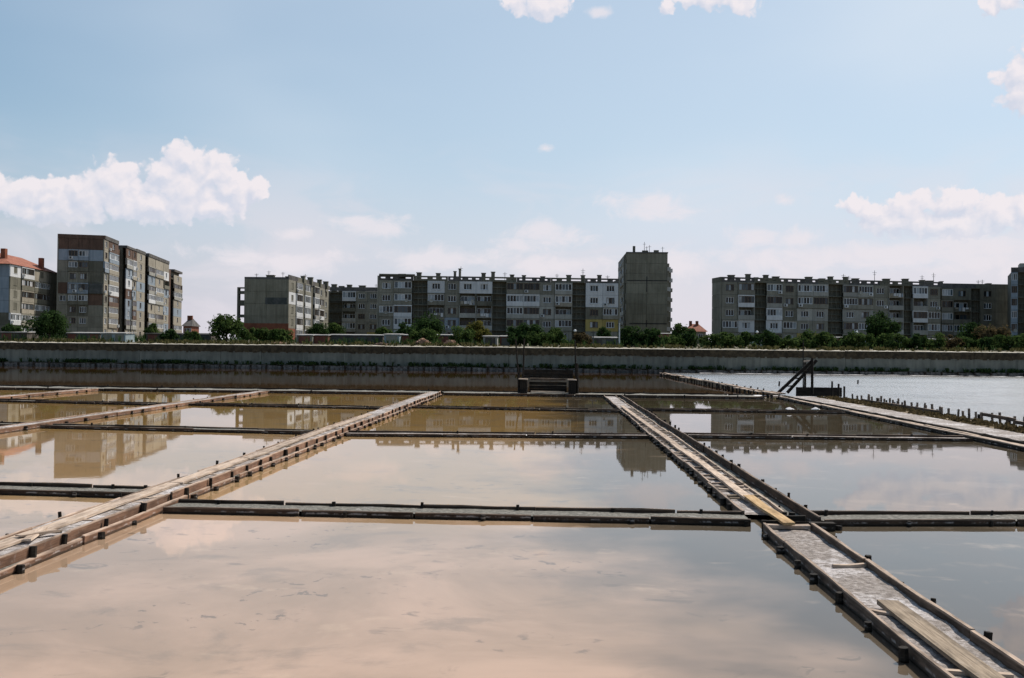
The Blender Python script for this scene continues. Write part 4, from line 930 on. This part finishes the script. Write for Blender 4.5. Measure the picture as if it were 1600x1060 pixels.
# small houses behind
def house(px0, px1, yt, yb, Y, wallm, label, roofm='roof_tile', flip=False):
    a = aty(px0, yb, Y); c = aty(px1, yb, Y); zt = aty((px0+px1)/2, yt, Y).z; w = c.x-a.x; zb = 3.6; hw = (zt-zb)*0.68
    e = empty('house', (a.x, Y, zb), label, 'house', 'small houses behind the sea wall')
    build('wall', MB().box(0, w, 0, 8, -1, hw), wallm, e)
    m = MB(); t = zt-zb; o = 0.5
    m.quad((-o,-o,hw),(w+o,-o,hw),(w*0.7,4,t),(w*0.3,4,t)); m.quad((w+o,-o,hw),(w+o,8+o,hw),(w*0.7,4,t),(w*0.7,4,t)); m.quad((w+o,8+o,hw),(-o,8+o,hw),(w*0.3,4,t),(w*0.7,4,t)); m.quad((-o,8+o,hw),(-o,-o,hw),(w*0.3,4,t),(w*0.3,4,t))
    build('roof', m, roofm, e)
    for u in (0.25, 0.6): build('chimney', MB().box(w*u-0.4, w*u+0.4, 3, 3.8, hw+0.4, t+0.9), 'brick_red', e)
    for u in (0.2, 0.6):
        fm, pm = win_mesh(1.2, 1.3, 2, 'frame_white', 1); wo = obj('window', fm, e, (w*u, -0.07, hw-2.0)); obj('pane', pm, wo)
house(1074, 1103, 506, 530, 300, 'paint_beige', 'distant house with a brown tiled roof between the tower and the right block')
house(286, 298, 497, 530, 340, 'brick_red', 'narrow brick red house just right of the tall stepped block', 'roof_felt')

# ------------------------------------------------------------------ sheds behind the wall
SG = 'low garages and sheds behind the sea wall'
def shed(px0, px1, yt, Y, mtl, label, roofm='shed_roof', doors=1, pitch=0.15):
    a = aty(px0, 530, Y); c = aty(px1, 530, Y); zb = ground_z(Y); zt = aty((px0+px1)/2, yt, Y).z; w = c.x-a.x; h = max(1.4, zt-zb)
    e = empty('shed', (a.x, Y, zb), label, 'shed', SG)
    build('wall', MB().box(0, w, 0, 3.5, -0.5, h-0.16), mtl, e)
    m = MB(); m.bar((w/2, -0.2, h-0.10), (w/2, 3.7, h-0.10+pitch), w+0.3, 0.11); build('roof', m, roofm, e)
    for i in range(doors):
        cx = w*(i+0.5)/doors; build('door', MB().box(cx-min(1.1, w/doors*0.36), cx+min(1.1, w/doors*0.36), -0.05, -0.004, 0, h*0.80), random.choice(('shed_red', 'shed_dark', 'rail_metal')) if mtl != 'shed_blue' else 'concrete', e)
for a in [(0, 42, 523, 152, 'shed_dark', 'low dark shed at the left frame edge', 'shed_roof', 2), (104, 156, 521, 150, 'shed_dark', 'long low dark shed below the tall stepped block', 'shed_roof', 3), (158, 196, 522, 147, 'shed_blue', 'pale blue garage below the tall stepped block', 'shed_roof', 2),
          (228, 330, 523, 158, 'shed_dark', 'long dark low shed row left of the bushy tree', 'roof_felt', 5), (463, 488, 525, 148, 'concrete', 'small grey garage right of the hedge by the bare gable', 'shed_roof', 1), (489, 512, 526, 149, 'shed_red', 'dark red garage beside the small grey one', 'shed_roof', 1), (513, 598, 523, 151, 'shed_dark', 'long dark shed with a pale roof edge left of the middle block', 'shed_roof', 4),
          (600, 624, 522, 147, 'shed_blue', 'pale blue hut in front of the middle block\'s left end', 'shed_roof', 1), (625, 646, 523, 149, 'shed_red', 'brown garage right of the pale blue hut', 'shed_roof', 1), (676, 704, 523, 150, 'shed_dark', 'dark shed between two trees below the middle block', 'shed_roof', 1),
          (755, 777, 525, 146, 'concrete_light', 'pale grey hut with pitched roof right of the yellowish tree', 'shed_roof', 1), (781, 800, 525, 149, 'shed_red', 'dark little shed left of the broad dark tree', 'shed_roof', 1), (919, 968, 527, 149, 'concrete', 'grey shed with sunlit roof below the yellow flats', 'shed_roof', 2),
          (1030, 1064, 521, 190, 'shed_red', 'low red building with white roof at the tower\'s foot', 'shed_roof', 1), (1188, 1214, 527, 165, 'concrete_light', 'hut with white roof behind the hedge below the right block', 'shed_roof', 1), (1300, 1340, 527, 170, 'concrete', 'longer white roofed hut behind the hedge below the right block', 'shed_roof', 2), (1462, 1504, 530, 165, 'concrete', 'hut with white roof left of the brownish tree at right', 'shed_roof', 1), (1574, 1625, 528, 165, 'concrete_light', 'white roofed hut at the right frame edge', 'shed_roof', 1)]: shed(*a)

# lamps with white globes and poles
for (px, yt, Y, lab) in ((1183, 519, 150, 'white globe lamp in front of the right block\'s first stairwell'), (1338.5, 519.5, 150, 'white globe lamp below the middle of the right block'), (898.5, 517, 150, 'white globe lamp below the middle block\'s last stairwell')):
    p = aty(px, yt, Y); zb = ground_z(Y); e = empty('street_lamp', (p.x, Y, zb), lab, 'street lamp', 'white globe lamps behind the sea wall')
    m = MB(); m.tube((0,0,-0.3), (0,0,p.z-zb-0.15), 0.05, 0.04, 6); build('pole', m, 'rail_metal', e)
    m = MB(); 
    for i, (r, z) in enumerate(((0.06,-0.2),(0.2,-0.1),(0.22,0.02),(0.14,0.15),(0.03,0.2))):
        for k in range(8): m.v.append((r*math.cos(k*math.pi/4), r*math.sin(k*math.pi/4), z))
    for i in range(4):
        for k in range(8): j = (k+1) % 8; m.f.append((i*8+k, i*8+j, i*8+8+j, i*8+8+k)); m.m.append(0)
    m.f.append(tuple(range(32, 40))); m.m.append(0)
    build('globe', m, 'globe_white', e, (0, 0, p.z-zb))
for (px, yt, Y, lab) in ((205, 455, 180, 'tall thin grey pole in front of the tall stepped block'), (968, 505, 140, 'pale thin pole at the left foot of the tower'), (927, 517, 132, 'short dark pole behind the wall below the yellow flats')):
    p = aty(px, yt, Y); zb = ground_z(Y); e = empty('utility_pole', (p.x, Y, zb), lab, 'pole', 'poles behind the sea wall')
    m = MB(); m.tube((0,0,-0.5), (0,0,p.z-zb), 0.11, 0.07, 6); build('mast', m, 'frame_white' if px == 968 else 'rail_metal', e)
    m = MB(); m.bar((-0.35, 0, p.z-zb-0.25), (0.35, 0, p.z-zb-0.25), 0.08, 0.08); build('crossarm', m, 'rail_metal', e)

# rubble heaps
def rubble(px0, px1, yt, Y, label, seed):
    r = random.Random(seed); a = aty(px0, 535, Y); c = aty(px1, 535, Y); zb = ground_z(Y); h = aty((px0+px1)/2, yt, Y).z-zb; w = c.x-a.x
    m = MB()
    for i in range(150):
        u = r.gauss(0.5, 0.24)
        if not 0 < u < 1: continue
        hh = h*math.exp(-((u-0.5)/0.3)**2)*r.random(); s = r.uniform(0.08, 0.24); th = r.uniform(0, 3)
        x, y = u*w, r.uniform(-.7, .7); dx, dy = math.cos(th)*s*1.6, math.sin(th)*s*1.6
        m.bar((x-dx, y-dy, hh), (x+dx, y+dy, hh+r.uniform(-.1,.1)), s, s*0.7)
    tag(build('rubble_heap', m, 'rubble', loc=(a.x, Y, zb)), label, 'rubble', 'rubble heaps on the wall top')
rubble(646, 675, 530, 128, 'larger orange brown rubble heap behind the wall below the round tree', 1); rubble(690, 716, 532, 128, 'lower reddish rubble heap behind the wall left of the yellowish tree', 2)
for (px, lab) in ((596, 'small pale rubble spill on the wall top near the pale blue hut'), (434, 'small white rubble pile on the wall top below the hedge')): rubble(px-9, px+9, 536, 124, lab, px)

# ------------------------------------------------------------------ trees and shrubs
def plant(name, px, yt, wpx, Y, label, cat, mtl, seed, group, n=None, leaf=0.24, trunk=True, low=0.12, mtl2=None):
    r = random.Random(seed); zb = ground_z(Y); p = aty(px, yt, Y); h = p.z-zb; w = wpx*Y/F
    e = empty(name, (p.x, Y, zb), label, cat, group)
    if trunk:
        m = MB(); m.tube((0,0,-0.2), (r.uniform(-.1,.1), 0, h*0.45), 0.05*h**0.6+0.05, 0.05*h**0.5, 7, 0.1)
        for k in range(5):
            th = r.uniform(0, 6.28); m.tube((0,0,h*r.uniform(0.2, 0.42)), (math.cos(th)*w*0.3, math.sin(th)*w*0.3, h*r.uniform(0.55, 0.85)), 0.06, 0.02, 5)
        build('trunk', m, 'bark', e)
    m = MB(); nc = int(14+w*2.2); n = n or int(1400+w*h*110); n = min(n, 5200)
    cl = []
    for k in range(nc):
        while True:
            a, b_, c = r.uniform(-1,1), r.uniform(-1,1), r.uniform(-1,1)
            if a*a+b_*b_+c*c < 1: break
        cc = Vector((a*w*0.42, b_*w*0.42, h*(low+(1-low)*0.5)+c*h*(1-low)*0.42)); cl.append((cc, r.uniform(0.35, 1.2)*min(w, h*1.2)*0.215))
    for i in range(n):
        cc, rad = cl[r.randrange(nc)]; v = Vector((r.gauss(0,1), r.gauss(0,1), r.gauss(0,1))).normalized()*rad*(r.uniform(0.5, 1.1) if r.random() < 0.93 else r.uniform(1.1, 1.6))
        q = cc+v
        if q.z < 0.02: q.z = 0.05
        if q.z > h*1.04: q.z = h*r.uniform(0.85, 1.03)
        nrm = (v.normalized()+Vector((r.uniform(-.8,.8), r.uniform(-.8,.8), r.uniform(-.4,.9)))).normalized()
        a = nrm.orthogonal().normalized(); bb = nrm.cross(a); th = r.uniform(0, 3.14); s = leaf*r.uniform(0.5, 1.15)
        u = (a*math.cos(th)+bb*math.sin(th))*s; vv = (bb*math.cos(th)-a*math.sin(th))*s*0.55
        m.quad(q-u, q+vv, q+u, q-vv, 1 if (mtl2 and r.random() < 0.25) else 0)
    build('crown' if trunk else 'foliage', m, [mtl]+([mtl2] if mtl2 else []), e)
TG = 'trees and bushes behind the sea wall'
for i, a in enumerate([('tree', 78, 487, 72, 150, 'broad dark tree in front of the left edge block', 'tree', 'leaf_dark'), ('shrub', 18, 506, 34, 154, 'small dark shrub at the left frame edge', 'shrub', 'leaf_dark'),
    ('shrub', 238, 506, 24, 160, 'slim shrub at the foot of the tall stepped block', 'shrub', 'leaf_mid'), ('shrub', 262, 515, 36, 145, 'low rounded shrub right of the pale blue garage', 'shrub', 'leaf_dark'), ('shrub', 300, 517, 26, 156, 'small shrub near the narrow brick red house', 'shrub', 'leaf_mid'),
    ('tree', 354, 492, 52, 142, 'bushy mid green tree left of the bare gable', 'tree', 'leaf_mid'), ('shrub', 398, 512, 60, 140, 'left half of the green hedge below the bare gable', 'shrub', 'leaf_mid'), ('shrub', 436, 515, 52, 139, 'right half of the green hedge below the bare gable', 'shrub', 'leaf_mid'),
    ('tree', 497, 504, 34, 185, 'small dark tree at the bare gable block\'s lit side', 'tree', 'leaf_dark'), ('tree', 522, 506, 30, 190, 'small green tree below the set back dark block', 'tree', 'leaf_mid'),
    ('tree', 669, 486, 50, 160, 'tall round dark tree left of centre before the middle block', 'tree', 'leaf_dark'), ('shrub', 630, 505, 38, 156, 'dark bush left of the tall round tree', 'shrub', 'leaf_dark'), ('shrub', 662, 510, 44, 146, 'green bush at the foot of the tall round tree', 'shrub', 'leaf_mid'),
    ('tree', 743, 500, 42, 150, 'yellowish green round tree before the middle block', 'tree', 'leaf_yellow'), ('shrub', 720, 510, 44, 143, 'dark green bush overlapping the yellowish tree', 'shrub', 'leaf_mid'), ('shrub', 600, 512, 30, 165, 'low bush at the middle block\'s left end', 'shrub', 'leaf_mid'),
    ('tree', 820, 502, 54, 140, 'broad dark tree behind the timber platform', 'tree', 'leaf_dark'), ('shrub', 806, 521, 40, 136, 'low dark bush under the left side of the broad dark tree', 'shrub', 'leaf_dark'), ('shrub', 838, 519, 44, 135, 'low dark bush under the right side of the broad dark tree', 'shrub', 'leaf_mid'),
    ('shrub', 868, 513, 50, 138, 'olive bush right of the broad dark tree', 'shrub', 'leaf_mid'), ('shrub', 908, 520, 36, 138, 'low olive bush below the last stairwell of the middle block', 'shrub', 'leaf_brown'), ('tree', 943, 511, 22, 170, 'thin dark little tree below the yellow flats', 'tree', 'leaf_dark'),
    ('shrub', 986, 511, 44, 142, 'dark bush at the tower\'s left foot', 'shrub', 'leaf_dark'), ('shrub', 1018, 513, 42, 141, 'dark bush at the tower\'s middle foot', 'shrub', 'leaf_dark'), ('tree', 1062, 501, 22, 165, 'upright feathery tree right of the tower', 'tree', 'leaf_mid'),
    ('tree', 1376, 487, 50, 160, 'round dark tree before the right block', 'tree', 'leaf_dark'), ('tree', 1522, 506, 56, 146, 'dark tree before the darker right block', 'tree', 'leaf_dark'), ('tree', 1552, 508, 50, 143, 'brownish tree near the right frame edge', 'tree', 'leaf_brown')]):
    plant(*a, seed=100+i, group=TG, trunk=(a[0] == 'tree'), low=0.06 if a[0] == 'tree' else 0.0)
hx = 1052; k = 0
words = ['just right of the tower', 'below the distant brown roofed house', 'at the right block\'s left corner', 'under the first flats of the right block', 'before the first stairwell of the right block', 'left of the first white roofed hut', 'right of the first white roofed hut', 'behind the leaning beams', 'before the second stairwell of the right block', 'left of the longer white roofed hut', 'under the middle of the right block', 'left of the round dark tree', 'below the round dark tree', 'right of the round dark tree', 'before the third stairwell of the right block', 'at the right end of the long right block', 'left of the dark tree at right', 'below the dark tree at right', 'below the brownish tree at right', 'at the right frame edge']
while hx < 1640 and k < len(words):
    plant('shrub', hx, 519+random.uniform(-4, 6)+(3 if k > 14 else 0), 46, 132+random.uniform(0, 7), 'hedge shrub '+words[k], 'shrub', ['leaf_mid', 'leaf_dark', 'leaf_mid', 'leaf_brown' if k in (15, 18) else 'leaf_mid'][k % 4], 300+k, 'hedge shrubs along the right part of the sea wall', trunk=False, low=0.0, n=1500)
    hx += 29; k += 1
